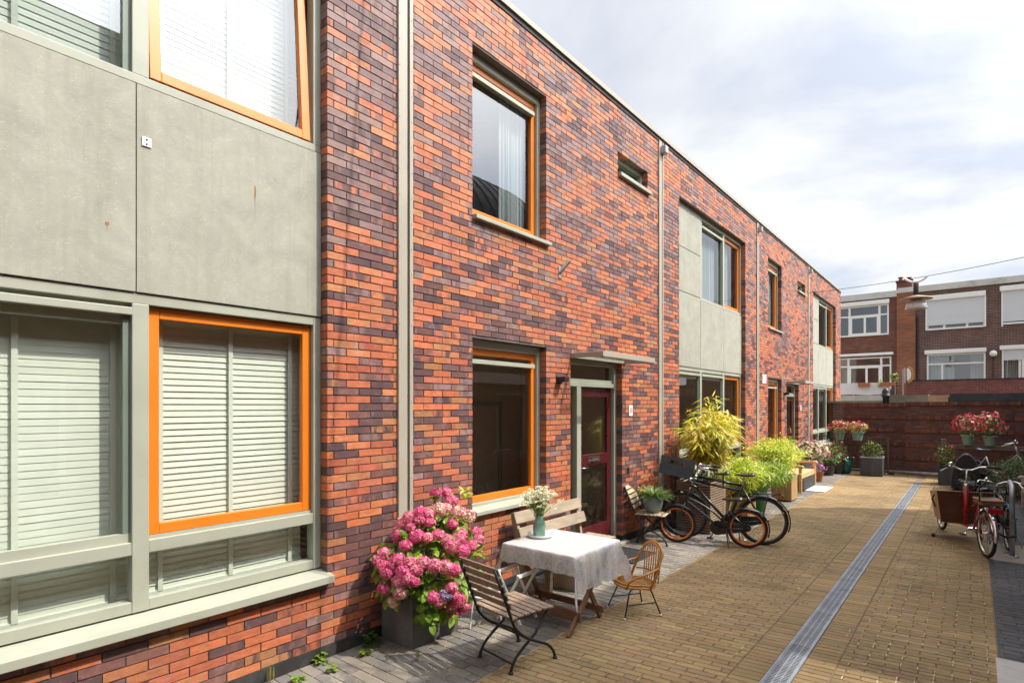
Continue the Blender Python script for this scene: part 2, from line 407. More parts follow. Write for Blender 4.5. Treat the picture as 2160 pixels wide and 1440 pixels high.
# ------------------------------------------------------------------ brickwork
def lerp(a, b, t): return tuple(a[i]+(b[i]-a[i])*t for i in range(3))
ORANGE = [(0.48,0.135,0.060),(0.52,0.148,0.062),(0.41,0.105,0.055),(0.50,0.175,0.070),(0.40,0.180,0.076),(0.45,0.135,0.078),(0.51,0.142,0.058)]
DARK = [(0.125,0.062,0.060),(0.105,0.053,0.056),(0.165,0.072,0.064),(0.21,0.090,0.076),(0.088,0.048,0.052)]
MAUVE = [(0.265,0.160,0.150),(0.205,0.120,0.118),(0.285,0.175,0.150),(0.235,0.150,0.144)]
def bricks(to_world, u0, u1, z0, z1, openings, tone, seed, L=0.2555, H=0.068, J=0.0095, depth=0.10):
    """every brick of a wall as a real block; openings = [(ua, ub, za, zb)]. Returns arrays for brick_mesh."""
    rr = random.Random(seed); vs = []; fs = []; c1 = []; c2 = []
    nrow = int((z1-z0)/H+0.5)
    for r in range(nrow):
        za = z0+r*H; zb = za+H
        gaps = sorted((a, b) for a, b, p, q in openings if za+H*0.5 > p and za+H*0.5 < q)
        touch = [(a, b) for a, b, p, q in openings if (abs(zb-p) < H*0.9 or abs(za-q) < H*0.9)]
        segs = []; x = u0
        for a, b in gaps:
            if a > x: segs.append((x, min(a, u1)))
            x = max(x, b)
        if x < u1: segs.append((x, u1))
        off = 0.0 if r % 2 else L*0.5
        for a, b in segs:
            k = math.floor((a-off)/L)
            while off+k*L < b:
                p = max(a, off+k*L); q = min(b, off+(k+1)*L); k += 1
                if q-p < 0.02: continue
                edge_l = abs(p-a) < 1e-6; edge_r = abs(q-b) < 1e-6
                ua = p if edge_l else p+J*0.5; ub = q if edge_r else q-J*0.5
                if ub-ua < 0.015: continue
                deep = edge_l or edge_r or any(ub > s-0.01 and ua < t+0.01 for s, t in touch)
                d = depth if deep else 0.018
                uc = (ua+ub)/2; zc = (za+zb)/2
                A, B = tone(uc, zc, rr)
                px = rr.uniform(-0.0022, 0.0022); tz = rr.uniform(-0.0012, 0.0012); w = rr.uniform(-0.0008, 0.0008)
                lo = za+J*0.5+tz; hi = zb-J*0.5+tz
                b0 = len(vs)
                for (uu, zz, dd) in ((ua,lo,px),(ub,lo+w,px),(ub,hi+w,px),(ua,hi,px),(ua,lo,-d),(ub,lo+w,-d),(ub,hi+w,-d),(ua,hi,-d)):
                    vs.append(to_world(uu, zz, dd))
                fs += [(b0,b0+1,b0+2,b0+3),(b0,b0+3,b0+7,b0+4),(b0+1,b0+5,b0+6,b0+2),(b0+3,b0+2,b0+6,b0+7),(b0,b0+4,b0+5,b0+1)]
                c1 += [(*A,1)]*8; c2 += [(*B,1)]*8
    return vs, fs, c1, c2
def wall_mesh(name, data, backing, mats, parent, org):
    """bricks + the mortar bed behind them in one mesh"""
    vs, fs, c1, c2 = data; nb = len(fs)
    vs = list(vs); fs = list(fs); b = len(vs)
    for q in backing.v: vs.append(q)
    fs += [tuple(i+b for i in f) for f in backing.f]
    c1 = c1 + [(1,1,1,1)]*len(backing.v); c2 = c2 + [(1,1,1,1)]*len(backing.v)
    me = bpy.data.meshes.new(name)
    me.from_pydata([(x-org[0], y-org[1], z-org[2]) for x, y, z in vs], [], fs)
    for mm in mats: me.materials.append(mm)
    me.polygons.foreach_set('material_index', [0]*nb+[1]*(len(fs)-nb))
    for nm, cc in (('Col', c1), ('Col2', c2)):
        at = me.color_attributes.new(nm, 'FLOAT_COLOR', 'POINT')
        at.data.foreach_set('color', np.array(cc, dtype=np.float32).ravel())
    me.update()
    o = bpy.data.objects.new(name, me); COL.objects.link(o)
    if parent is not None: o.parent = parent
    return o
def backing_cells(u0, u1, z0, z1, openings, put, m=0):
    us = sorted({u0, u1, *[v for o in openings for v in o[:2] if u0 < v < u1]})
    zs = sorted({z0, z1, *[v for o in openings for v in o[2:] if z0 < v < z1]})
    for i in range(len(us)-1):
        for j in range(len(zs)-1):
            uc, zc = (us[i]+us[i+1])/2, (zs[j]+zs[j+1])/2
            if any(a < uc < b and p < zc < q for a, b, p, q in openings): continue
            put(us[i], us[i+1], zs[j], zs[j+1])

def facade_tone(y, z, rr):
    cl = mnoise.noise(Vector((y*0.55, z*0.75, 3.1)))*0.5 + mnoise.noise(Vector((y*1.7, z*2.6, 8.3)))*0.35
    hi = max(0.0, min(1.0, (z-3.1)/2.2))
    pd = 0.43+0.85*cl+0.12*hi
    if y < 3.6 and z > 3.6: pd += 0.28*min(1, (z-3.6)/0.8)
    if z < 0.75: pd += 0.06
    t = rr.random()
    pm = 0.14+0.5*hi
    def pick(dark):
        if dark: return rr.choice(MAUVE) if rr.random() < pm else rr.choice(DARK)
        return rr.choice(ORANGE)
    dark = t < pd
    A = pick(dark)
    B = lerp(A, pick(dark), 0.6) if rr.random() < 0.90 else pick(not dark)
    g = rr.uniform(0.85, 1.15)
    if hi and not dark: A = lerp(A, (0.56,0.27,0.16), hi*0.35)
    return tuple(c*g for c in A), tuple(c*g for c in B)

FX = -0.10            # front of the window frames
ROOF = 6.83
# ------------------------------------------------------------------ windows
def sill(par, org, y0, y1, z, drop=0.042, out=0.055, back=FX-0.02):
    s = MB()
    s.add([(back,y0,z+0.03),(out,y0,z),(out,y1,z),(back,y1,z+0.03),(back,y0,z-drop),(out,y0,z-drop),(out,y1,z-drop),(back,y1,z-drop)],
          [(0,1,2,3),(4,7,6,5),(0,4,5,1),(1,5,6,2),(2,6,7,3),(3,7,4,0)])
    return s.build('sill', MT['frame'], par, org, bevel=0.004)
def pane(par, org, x, y0, y1, z0, z1, refl=False, tilt=0.0, name='pane'):
    s = MB(); dx = tilt*(z1-z0)
    s.add([(x,y0,z0),(x,y1,z0),(x-dx,y1,z1),(x-dx,y0,z1)], [(0,1,2,3)])
    return s.build(name, MT['glass_refl' if refl else 'glass'], par, org)
def sash(par, org, y0, y1, z0, z1, x1=FX-0.042, w=0.072, tilt=0.0, mat='orange', t=0.05):
    s = MB(); s.frame(x1-t, x1, y0, y1, z0, z1, w)
    if tilt: s.v = [(x-tilt*(z-z0), y, z) for x, y, z in s.v]
    return s.build('sash', MT[mat], par, org, bevel=0.004)
def blind(par, org, y0, y1, z0, z1, x=-0.29, pitch=0.046, ang=62, tapes=3, drop=0.0):
    s = MB(); a = math.radians(ang); hw = 0.026
    n = int((z1-z0)/pitch)
    for i in range(n):
        z = z1-0.03-i*pitch
        jit = R.uniform(-2, 2); aa = a+math.radians(jit)
        dx, dz = hw*math.cos(aa), hw*math.sin(aa)
        s.add([(x+dx,y0,z-dz),(x+dx,y1,z-dz),(x,y1,z+0.003),(x,y0,z+0.003),(x-dx,y0,z+dz),(x-dx,y1,z+dz)],
              [(0,1,2,3),(3,2,5,4)])
    for k in range(tapes):
        yt = y0+(y1-y0)*(0.09+0.82*k/(tapes-1))
        s.box(x+0.021, x+0.024, yt-0.016, yt+0.016, z0, z1)
    s.box(x-0.03, x+0.028, y0, y1, z1-0.02, z1+0.03)
    s.box(x-0.02, x+0.02, y0, y1, z0-0.02, z0+0.006)
    return s.build('blind', MT['blind'], par, org)
def vent_bar(par, org, y0, y1, z, x=FX-0.005):
    s = MB(); s.box(x-0.05, x+0.012, y0, y1, z-0.025, z+0.025)
    return s.build('ventilation_strip', MT['frame'], par, org, bevel=0.004)
def curtain(par, org, y0, y1, z0, z1, x=-0.28):
    s = MB(); n = 48; vs = []
    for i in range(n+1):
        y = y0+(y1-y0)*i/n; dx = 0.03*math.sin(i*1.15)+0.012*math.sin(i*2.7+1)
        vs += [(x+dx, y, z0), (x+dx*0.8, y, z1)]
    s.add(vs, [(2*i, 2*i+2, 2*i+3, 2*i+1) for i in range(n)])
    return s.build('curtain', MT['curtain'], par, org, smooth=True)

def window_d(root, org, y0, y1, z0, z1, curt=False, refl=False):
    """single opening: grey-green outer frame, orange sash, glass, ventilation strip, sloping sill"""
    f = MB(); f.frame(FX-0.09, FX, y0, y1, z0+0.06, z1, 0.062, wt=0.09, wb=0.05)
    w = f.build('window', MT['frame'], root, org, bevel=0.004)
    sash(w, org, y0+0.064, y1-0.064, z0+0.113, z1-0.093)
    vent_bar(w, org, y0+0.10, y1-0.12, z1-0.245)
    pane(w, org, FX-0.07, y0+0.13, y1-0.13, z0+0.18, z1-0.16, refl)
    sill(w, org, y0+0.012, y1+0.05, z0+0.05)
    if curt: curtain(w, org, y1-0.62, y1-0.12, z0+0.1, z1-0.1)
    return w
def panel(root, org, y0, y1, z0, z1, x=FX+0.012):
    s = MB(); s.box(x-0.02, x, y0, y1, z0, z1)
    return s.build('facade_panel', MT['panel'], root, org, bevel=0.003)
def bay(root, org, ys, blinds=False, tilt=0.0, upper_curt=False):
    """tall bay: three lights below, cement panels, two lights above and a panel column; ys = four mullion lines"""
    ya, yb, yc, yd = ys; m = 0.05
    # lower window
    f = MB(); x0, x1 = FX-0.10, FX
    f.box(x0, x1, ya, ya+0.07, 0.74, 2.87); f.box(x0, x1, yd-0.07, yd, 0.74, 2.87)
    for y in (yb, yc): f.box(x0, x1, y-m, y+m, 0.74, 2.80)
    edges = [(ya+0.07, yb-m), (yb+m, yc-m), (yc+m, yd-0.07)]
    for a, b in edges:
        f.box(x0, x1-0.004, a, b, 0.74, 0.815); f.box(x0, x1-0.004, a, b, 1.125, 1.21)
    f.box(x0, x1-0.001, ya+0.07, yd-0.07, 2.80, 2.87)
    w = f.build('window', MT['frame'], root, org, bevel=0.004)
    for i, (a, b) in enumerate(edges):
        pane(w, org, FX-0.055, a, b, 0.815, 1.125)
        if i == 2:
            sash(w, org, a+0.004, b-0.004, 1.235, 2.79); pane(w, org, FX-0.07, a+0.07, b-0.07, 1.30, 2.72)
            s = MB(); s.box(FX-0.09, FX-0.03, a, b, 1.21, 1.233); s.build('bead', MT['frame'], w, org)
        else:
            pane(w, org, FX-0.055, a, b, 1.27, 2.74, not blinds)
            s = MB(); s.box(FX-0.08, FX-0.03, a, b, 1.21, 1.27); s.build('bead', MT['frame'], w, org)
            s = MB(); s.box(FX-0.08, FX-0.05, a, b, 2.66, 2.80); s.build('bead', MT['frame'], w, org); vent_bar(w, org, a, b, 2.745)
            s = MB(); s.box(FX-0.085, FX-0.03, b-0.045, b, 1.27, 2.72); s.build('inner_post', MT['frame_dark'], w, org)
        if blinds: blind(w, org, a+0.02, b+(-0.01 if i == 2 else 0.05), 0.80, 2.74, ang=(79 if i == 2 else 85))
    sill(w, org, ya-0.01, yd+0.02, 0.70, drop=0.06, out=0.075)
    # upper window
    f = MB(); zb, zt = 4.27, 6.0
    f.box(x0, x1, yb-m, yb+m, zb+0.06, zt-0.07); f.box(x0, x1, yc-m, yc+m, zb+0.06, zt-0.07); f.box(x0, x1, yd-0.07, yd, zb+0.06, zt-0.07)
    f.box(x0, x1+0.001, yb-m, yd, zb, zb+0.06); f.box(x0, x1+0.001, yb-m, yd, zt-0.07, zt)
    w = f.build('window', MT['frame'], root, org, bevel=0.004)
    a, b = yb+m, yc-m
    pane(w, org, FX-0.055, a, b, zb+0.06, zt-0.07, True)
    vent_bar(w, org, a, b, zt-0.2)
    s = MB(); s.box(FX-0.085, FX-0.03, b-0.045, b, zb+0.06, zt-0.25); s.build('inner_post', MT['frame_dark'], w, org)
    a, b = yc+m, yd-0.07
    sash(w, org, a+0.004, b-(0.03 if tilt else 0.004), zb+0.07, zt-0.09, tilt=tilt, x1=FX+(0.005 if tilt else -0.042))
    pane(w, org, FX-(0.03 if tilt else 0.07), a+0.07, b-0.09, zb+0.14, zt-0.15, not tilt, tilt)
    if blinds:
        blind(w, org, yb+m+0.02, yc-m+0.05, zb+0.07, zt-0.1, ang=84); blind(w, org, yc+m+0.06, yd-0.06, zb+0.1, zt-0.1, x=-0.38, ang=82)
    if upper_curt: curtain(w, org, yb+0.1, yc-0.1, zb+0.08, zt-0.1); curtain(w, org, yc+0.1, yc+0.75, zb+0.08, zt-0.1)
    # cement panels
    g = 0.006
    panel(root, org, ya+0.004, yb-m-g, 2.876, 4.30); panel(root, org, ya+0.004, yb-m-g, 4.312, 5.15); panel(root, org, ya+0.004, yb-m-g, 5.162, 6.0)
    mid = yc-0.03
    panel(root, org, yb-m+g, mid-g*0.5, 2.876, 4.262); panel(root, org, mid+g*0.5, yd-0.003, 2.876, 4.262)
    s = MB(); s.box(FX-0.16, FX-0.03, ya, yd, 2.875, 4.265); s.box(FX-0.16, FX-0.03, ya, yb-m, 4.265, 6.0)
    s.build('panel_backing', MT['black'], root, org)

def downpipe(root, org, d, outlet=True):
    s = MB()
    s.box(-0.02, 0.022, d-0.08, d+0.025, 0.02, ROOF-0.12); s.box(-0.02, 0.018, d+0.06, d+0.10, 0.02, ROOF-0.12); s.box(-0.06, -0.02, d-0.08, d+0.10, 0.02, ROOF-0.12, 1)
    for k in range(26):
        z = 0.2+k*0.245
        s.ball((0.022, d-0.068, z), 0.006, 6, 0); s.ball((0.018, d+0.082, z), 0.006, 6, 0)
    o = s.build('downpipe', [MT['pipe'], MT['darkmetal']], root, org)
    if outlet:
        q = MB(); q.box(-0.01, 0.11, d-0.02, d+0.10, 6.50, 6.62); q.build('outlet_box', MT['galv'], o, org, bevel=0.005)
    return o

def door_unit(root, org, d, num, far=False):
    y0, y1 = d+2.90, d+4.36
    zt = 2.78; x0, x1 = FX-0.09, FX
    f = MB()
    ym = d+3.28
    f.box(x0, x1, y0, y0+0.055, 0.03, zt); f.box(x0, x1, y1-0.075, y1, 0.03, zt)
    f.box(x0, x1-0.001, y0+0.055, y1-0.075, zt-0.075, zt); f.box(x0, x1-0.001, y0+0.055, y1-0.075, 2.39, 2.45)
    f.box(x0, x1-0.002, ym-0.055, ym+0.055, 0.03, 2.39); f.box(x0, x1-0.002, y0+0.055, ym-0.055, 0.03, 0.12)
    fr = f.build('door_frame', MT['frame'], root, org, bevel=0.004)
    s = MB(); s.box(x0+0.02, x1-0.02, y0+0.055, y1-0.12, 2.45, 2.50); s.build('transom_bead', MT['frame'], fr, org)
    pane(fr, org, FX-0.05, y0+0.055, y1-0.12, 2.50, zt-0.075); pane(fr, org, FX-0.05, y0+0.055, ym-0.055, 0.12, 2.39)
    s = MB(); s.box(-0.22, 0.06, y0-0.02, y1+0.0, 0.0, 0.03); s.build('threshold', MT['black'], fr, org)
    # leaf
    a, b = ym+0.058, y1-0.078
    D = MB(); X0, X1 = FX-0.10, FX-0.055
    D.box(X0, X1, a, a+0.10, 0.04, 2.385); D.box(X0, X1, b-0.115, b, 0.04, 2.385)
    D.box(X0, X1-0.001, a+0.10, b-0.115, 2.25, 2.385); D.box(X0, X1-0.001, a+0.10, b-0.115, 0.04, 0.34); D.box(X0, X1-0.001, a+0.10, b-0.115, 1.24, 1.40)
    D.box(X1-0.004, X1+0.03, a+0.005, b-0.005, 0.085, 0.125)
    dr = D.build('door', MT['maroon'], root, org, bevel=0.004)
    pane(dr, org, FX-0.08, a+0.10, b-0.115, 1.40, 2.25); pane(dr, org, FX-0.08, a+0.10, b-0.115, 0.34, 1.24)
    if not far:
        q = MB(); q.frame(X1, X1+0.008, a+0.27, a+0.60, 1.275, 1.365, 0.012); q.box(X1, X1+0.005, a+0.275, a+0.595, 1.28, 1.36); q.box(X1+0.008, X1+0.016, a+0.30, a+0.57, 1.292, 1.312)
        q.build('letterbox', MT['steel'], dr, org)
        q = MB(); q.box(X1, X1+0.008, a+0.035, a+0.075, 1.13, 1.27); q.tube([(X1, a+0.055, 1.22), (X1+0.05, a+0.055, 1.22), (X1+0.055, a+0.06, 1.22), (X1+0.055, a+0.18, 1.215)], 0.011, 8)
        q.build('handle', MT['steel'], dr, org, smooth=True)
    # canopy: side arms, front channel, clear sheet
    c = MB(); ya, yb = d+2.91, d+4.46+0.0
    c.box(-0.02, 0.5, ya, ya+0.03, 2.765, 2.83); c.box(-0.02, 0.47, yb-0.03, yb, 2.765, 2.83); c.box(0.47, 0.5, ya+0.03, yb, 2.762, 2.833); c.box(-0.02, 0.012, ya+0.035, yb-0.035, 2.77, 2.83)
    c.tube([(0.48, yb, 2.775), (0.48, yb+0.04, 2.775)], 0.008, 8)
    cp = c.build('canopy', MT['pipe'], root, org, bevel=0.003)
    g = MB(); g.box(0.012, 0.465, ya+0.035, yb-0.035, 2.79, 2.796); g.build('canopy_sheet', MT['glass'], cp, org)
    # lamp, house number
    l = MB(); yl = d+2.62; l.box(-0.01, 0.02, yl-0.06, yl+0.06, 2.415, 2.50); l.box(0.02, 0.13, yl-0.05, yl+0.05, 2.425, 2.495)
    l.build('wall_lamp', MT['darkmetal'], root, org, bevel=0.004)
    q = MB(); yn = d+4.63; q.box(0.001, 0.012, yn-0.06, yn+0.06, 1.955, 2.125)
    pl = q.build('number_plate', MT['white'], root, org, bevel=0.004)
    cu = bpy.data.curves.new('numeral', 'FONT'); cu.body = num; cu.size = 0.13; cu.align_x = 'CENTER'; cu.align_y = 'CENTER'; cu.extrude = 0.0008
    to = bpy.data.objects.new('numeral_source', cu); COL.objects.link(to); bpy.context.view_layer.update()
    me = bpy.data.meshes.new_from_object(to.evaluated_get(bpy.context.evaluated_depsgraph_get())); bpy.data.objects.remove(to)
    me.materials.clear(); me.materials.append(MT['galv'])
    no = bpy.data.objects.new('numeral', me); COL.objects.link(no); no.parent = pl
    no.location = (0.0132-org[0], yn-org[1], 2.04-org[2]); no.rotation_euler = (math.pi/2, 0, math.pi/2)
    q = MB(); q.ball((0.01, d+4.55, 1.12), 0.02, 8); q.box(-0.005, 0.012, d+4.53, d+4.57, 1.06, 1.14); q.build('doorbell', MT['darkmetal'], root, org)

def small_window(root, org, y0, y1, z0, z1):
    f = MB(); f.frame(FX-0.09, FX, y0, y1, z0+0.05, z1, 0.05)
    w = f.build('window', MT['frame'], root, org, bevel=0.004)
    s = MB(); s.frame(FX-0.06, FX-0.012, y0+0.053, y1-0.053, z0+0.103, z1-0.053, 0.045); s.v = [(x+0.28*(z-z1+0.053), y, z) if False else (x-0.22*(z-z0-0.1), y, z) for x, y, z in s.v]
    s.build('sash', MT['frame_dark'], w, org)
    pane(w, org, FX-0.03, y0+0.095, y1-0.095, z0+0.14, z1-0.10, False, 0.22)
    sill(w, org, y0+0.01, y1+0.05, z0+0.04, drop=0.055)

def house(label, yA, yB, units, vent=None, gable=False):
    org = (0, yA, 0)
    root = thing('terrace_house', label, 'house', org, group='brick terrace houses along the lane')
    ops = []
    for u in units:
        d = u['d']
        if u['k'] == 'D':
            ops += [(d+0.96, d+2.34, 0.91, 2.86), (d+0.96, d+2.34, 4.15, 6.06), (d+2.90, d+4.36, 0.0, 2.80), (d+4.23, d+5.25, 5.66, 6.02)]
        else:
            ops.append((u['ys'][0], u['ys'][3], 0.64, 6.0))
        ops.append((d-0.08, d+0.10, -1, 9))
    ops = [o for o in ops if o[1] > yA and o[0] < yB]
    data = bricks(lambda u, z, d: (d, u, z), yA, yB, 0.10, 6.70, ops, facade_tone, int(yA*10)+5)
    bk = MB()
    backing_cells(yA, yB, 0.0, 6.70, [(a-0.004, b+0.004, p-0.004, q+0.004) for a, b, p, q in ops], lambda a, b, p, q: bk.box(-0.30, -0.0075, a, b, p, q))
    if gable:
        vs, fs, c1, c2 = data
        d2 = bricks(lambda u, z, d: (-u, yB+d, z), 0.0, 2.0, 0.10, 6.70, [], facade_tone, 99)
        b0 = len(vs); vs = vs+d2[0]; fs = fs+[tuple(i+b0 for i in f[::-1]) for f in d2[1]]; data = (vs, fs, c1+d2[2], c2+d2[3])
    wall_mesh('brick_wall', data, bk, [MT['brick'], MT['mortar']], root, org)
    p = MB()
    for a, b in plinth_runs(yA, yB, ops): p.box(-0.28, 0.006, a, b, -0.2, 0.10)
    p.build('plinth', MT['black'], root, org)
    c = MB(); c.box(-0.3, 0.012, yA, yB, 6.70, 6.76); c.build('coping_shade_strip', MT['black'], root, org)  # black strip stands in for the shadow line under the coping
    c = MB(); c.box(-0.35, 0.035, yA, yB, 6.762, 6.83); c.build('coping', MT['pipe'], root, org)
    c = MB(); c.box(-8.0, -0.35, yA, yB, 6.45, 6.62); c.build('roof', MT['black'], root, org)
    # rooms: back wall, party walls, floors, ceilings
    r = MB(); r.box(-8.0, -7.9, yA+0.1, yB-0.1, 0.0, 6.45); r.box(-7.9, -0.31, yA+0.02, yA+0.12, 0.0, 6.45); r.box(-7.9, -0.31, yB-0.12, yB-0.02, 0.0, 6.45)
    r.box(-7.9, -0.31, yA+0.12, yB-0.12, -0.05, 0.02); r.box(-7.9, -0.31, yA+0.12, yB-0.12, 2.95, 3.2); r.box(-7.9, -0.31, yA+0.12, yB-0.12, 6.3, 6.44)
    for u in units:
        if u['k'] == 'D' and u['d'] > yA-1: r.box(-3.1, -3.0, u['d']+0.2, u['d']+5.6, 0.02, 2.95)
        if u['k'] == 'D' : r.box(-7.9, -0.31, u['d']+5.66, u['d']+5.76, 0.02, 6.3)
    r.build('rooms', MT['room'], root, org)
    for u in units:            # a doorway and a cupboard on the rear wall of the front room
        if u['k'] == 'D' and u['d'] > yA-1:
            q = MB(); d = u['d']; q.frame(-3.0, -2.96, d+2.9, d+3.9, 0.02, 2.2, 0.09, wb=0.0); q.frame(-3.0, -2.97, d+4.05, d+5.0, 0.02, 2.2, 0.09, wb=0.0)
            q.build('inner_door_frame', MT['frame'], root, org)
            q = MB(); q.box(-2.99, -2.6, d+1.9, d+2.8, 0.02, 1.7); q.box(-2.6, -2.58, d+1.92, d+2.34, 0.06, 1.66); q.box(-2.6, -2.58, d+2.36, d+2.78, 0.06, 1.66); q.build('cupboard', MT['black'], root, org)
    for u in units:
        d = u['d']
        if u['k'] == 'D':
            if d+4 < yA: continue
            window_d(root, org, d+0.96, d+2.34, 0.91, 2.86)
            window_d(root, org, d+0.96, d+2.34, 4.15, 6.06, curt=True, refl=True)
            door_unit(root, org, d, u['num'], u.get('far', False)); small_window(root, org, d+4.23, d+5.25, 5.66, 6.02)
        else:
            bay(root, org, u['ys'], u.get('blinds', False), u.get('tilt', 0.0), u.get('curt', False))
        if d > yA-0.5: downpipe(root, org, d)
    if vent is not None:
        v = MB(); v.box(0.0, 0.012, vent-0.17, vent+0.17, 2.70, 2.93)
        for k in range(4): v.box(0.012, 0.02, vent-0.14+k*0.08, vent-0.10+k*0.08, 2.73, 2.90)
        v.build('vent_grille', MT['white'], root, org)
    return root, org
def plinth_runs(yA, yB, ops):
    g = sorted((a, b) for a, b, p, q in ops if p <= 0.0 and q > 0 and q < 5)
    x = yA; out = []
    for a, b in g:
        if a > x: out.append((x, a))
        x = max(x, b)
    if x < yB: out.append((x, yB))
    return out

P = 5.74
h1, o1 = house('brick terrace house whose wide bay shows white venetian blinds and concrete panels', -8.0, 3.50,
               [dict(k='B', d=-2.16, ys=(-1.15, 0.09, 1.395, 2.75), blinds=True, tilt=0.07)])
h2, o2 = house('brick terrace house with a dark red glazed door behind the lace covered table', 3.50, 3.50+2*P+0.02,
               [dict(k='D', d=3.58, num='8'), dict(k='B', d=3.58+P, ys=(10.15, 11.50, 12.86, 14.10), curt=True)])
h3, o3 = house('farthest brick terrace house, ending at the corner beside the garden wall', 3.50+2*P+0.02, 26.65,
               [dict(k='D', d=15.06, num='6', far=True), dict(k='B', d=20.8, ys=(21.5, 22.9, 24.3, 25.6))], vent=15.65, gable=True)
# things fixed to the near bay: joint plate, rust runs, the flag holder, a jacket of screws
s = MB(); s.box(FX+0.012, FX+0.02, 1.398, 1.452, 3.86, 3.92); s.ball((FX+0.021, 1.425, 3.875), 0.006, 6, 1); s.ball((FX+0.021, 1.425, 3.905), 0.006, 6, 1)
s.build('joint_plate', [MT['white'], MT['darkmetal']], h1, o1)
def rust(y, z, L, w):
    s = MB(); n = 10; vs = []
    for i in range(n+1):
        t = i/n; ww = w*(0.6+0.5*math.sin(t*9))*(1-t)**0.7+0.0012
        s.add([(FX+0.0135, y-ww+0.002*math.sin(t*14), z-L*t), (FX+0.0135, y+ww+0.002*math.sin(t*14), z-L*t)], [], 0, (((1-t)**1.3*0.95,)*3)+(1,))
    for i in range(n): s.f.append((2*i, 2*i+2, 2*i+3, 2*i+1)); s.m.append(0)
    s.build('rust_stain', MT['rust'], h1, o1)
rust(2.17, 3.82, 0.33, 0.006); rust(1.20, 3.30, 0.07, 0.012)
s = MB(); s.box(0.0, 0.008, 6.19, 6.25, 3.80, 3.95); s.tube([(0.005, 6.22, 3.87), (0.10, 6.30, 4.02)], 0.024, 12)
s.build('flag_holder', MT['galv'], h2, o2)
# ------------------------------------------------------------------ ground
def pavers(x0, x1, y0, y1, L, Wd, tone, skew=0.0, gap=0.006, top=0.0, seed=1, holes=(), bond=True):
    rr = random.Random(seed); s = MB(); n = int((y1-y0)/Wd)+2
    for r in range(-2, n+2):
        off = ((r % 2)*L*0.5 + rr.uniform(-0.012, 0.012)) if bond else x0
        k = math.floor((x0-off)/L)
        while off+k*L < x1:
            a = max(x0, off+k*L)+gap*0.5; b = min(x1, off+(k+1)*L)-gap*0.5; k += 1
            if b-a < 0.02: continue
            ya = y0+r*Wd+gap*0.5; yb = ya+Wd-gap
            xm = (a+b)/2; ym = (ya+yb)/2+skew*xm
            if ym < y0 or ym > y1: continue
            if any(p < xm < q and t < ym < u for p, q, t, u in holes): continue
            c = tone(xm, ym, rr); h = top+rr.uniform(-0.0015, 0.0015); tx = rr.uniform(-0.0015, 0.0015)
            e = 0.004
            def pt(x, y, z): return (x, y+skew*x, z)
            s.add([pt(a,ya,h-0.006),pt(b,ya,h-0.006+tx),pt(b,yb,h-0.006+tx),pt(a,yb,h-0.006),
                   pt(a+e,ya+e,h),pt(b-e,ya+e,h+tx),pt(b-e,yb-e,h+tx),pt(a+e,yb-e,h)],
                  [(4,5,6,7),(0,1,5,4),(1,2,6,5),(2,3,7,6),(3,0,4,7)], 0, (*c, 1))
    return s
def yellow(x, y, rr):
    c = rr.choice([(0.355,0.25,0.115),(0.335,0.232,0.107),(0.385,0.272,0.125),(0.31,0.218,0.115),(0.345,0.225,0.115)])
    g = rr.uniform(0.88, 1.10)+0.12*mnoise.noise(Vector((x*0.8, y*0.8, 1.7)))
    return (c[0]*g*0.83, c[1]*g*0.82, c[2]*g*0.84)
def greyp(x, y, rr):
    c = rr.choice([(0.205,0.180,0.150),(0.180,0.162,0.140),(0.235,0.205,0.165),(0.165,0.152,0.138)])
    g = rr.uniform(0.88, 1.1); return tuple(v*g for v in c)
def darkp(x, y, rr):
    c = rr.choice([(0.085,0.085,0.09),(0.075,0.076,0.082),(0.095,0.094,0.096)]); g = rr.uniform(0.9, 1.1); return tuple(v*g for v in c)
s = MB(); s.add([(-300,-300,-0.10),(300,-300,-0.10),(300,300,-0.10),(-300,300,-0.10)], [(0,1,2,3)])
tag(s.build('ground', MT['grit']), kind='structure')
s = MB(); s.add([(-0.1,-12,-0.011),(8,-12,-0.011),(8,40,-0.011),(-0.1,40,-0.011)], [(0,1,2,3)])
tag(s.build('paving_bed', MT['grit']), kind='structure')
s = MB(); s.add([(0.0,-1.5,-0.007),(1.265,-1.5,-0.007),(1.265,21.4,-0.007),(0.0,21.4,-0.007)], [(0,1,2,3)])
tag(s.build('pavement_sand', M('pale_joint_sand', (0.30,0.25,0.18), 1.0, var=0.35, scale=20, bump=0.4)), kind='structure')
YB = 21.4
def lay(*a, **k): tag(pavers(*a[2:], **k).build(a[0], a[1]), kind='structure')
lay('yellow_paving', MT['yellowpaver'], 1.27, 2.735, -1.5, YB, 0.222, 0.0745, yellow, skew=0.10, gap=0.0045, seed=3)
lay('yellow_paving', MT['yellowpaver'], 2.738, 2.960, -1.5, YB, 0.222, 0.0745, yellow, skew=0.10, gap=0.0045, seed=7, bond=False)
lay('yellow_paving', MT['yellowpaver'], 3.150, 3.372, -1.5, YB, 0.222, 0.0745, yellow, skew=0.10, gap=0.0045, seed=8, bond=False)
lay('yellow_paving', MT['yellowpaver'], 3.375, 4.40, -1.5, YB, 0.222, 0.0745, yellow, skew=0.10, gap=0.0045, seed=4)
lay('grey_pavement', MT['greypaver'], 0.008, 1.262, -1.5, YB, 0.2085, 0.1045, greyp, gap=0.008, seed=5)
lay('dark_pavement', MT['darkpaver'], 4.405, 6.0, -1.5, YB, 0.212, 0.106, darkp, seed=6)
slab_m = M('concrete_slab', (0.43, 0.41, 0.385), 0.85, var=0.12, scale=8, bump=0.3)
s = MB(); s.box(4.38, 5.38, 4.42, 6.285, -0.03, 0.006); tag(s.build('concrete_slab', slab_m, bevel=0.004), 'pale concrete slab set in the dark paving at the lane edge', 'slab')
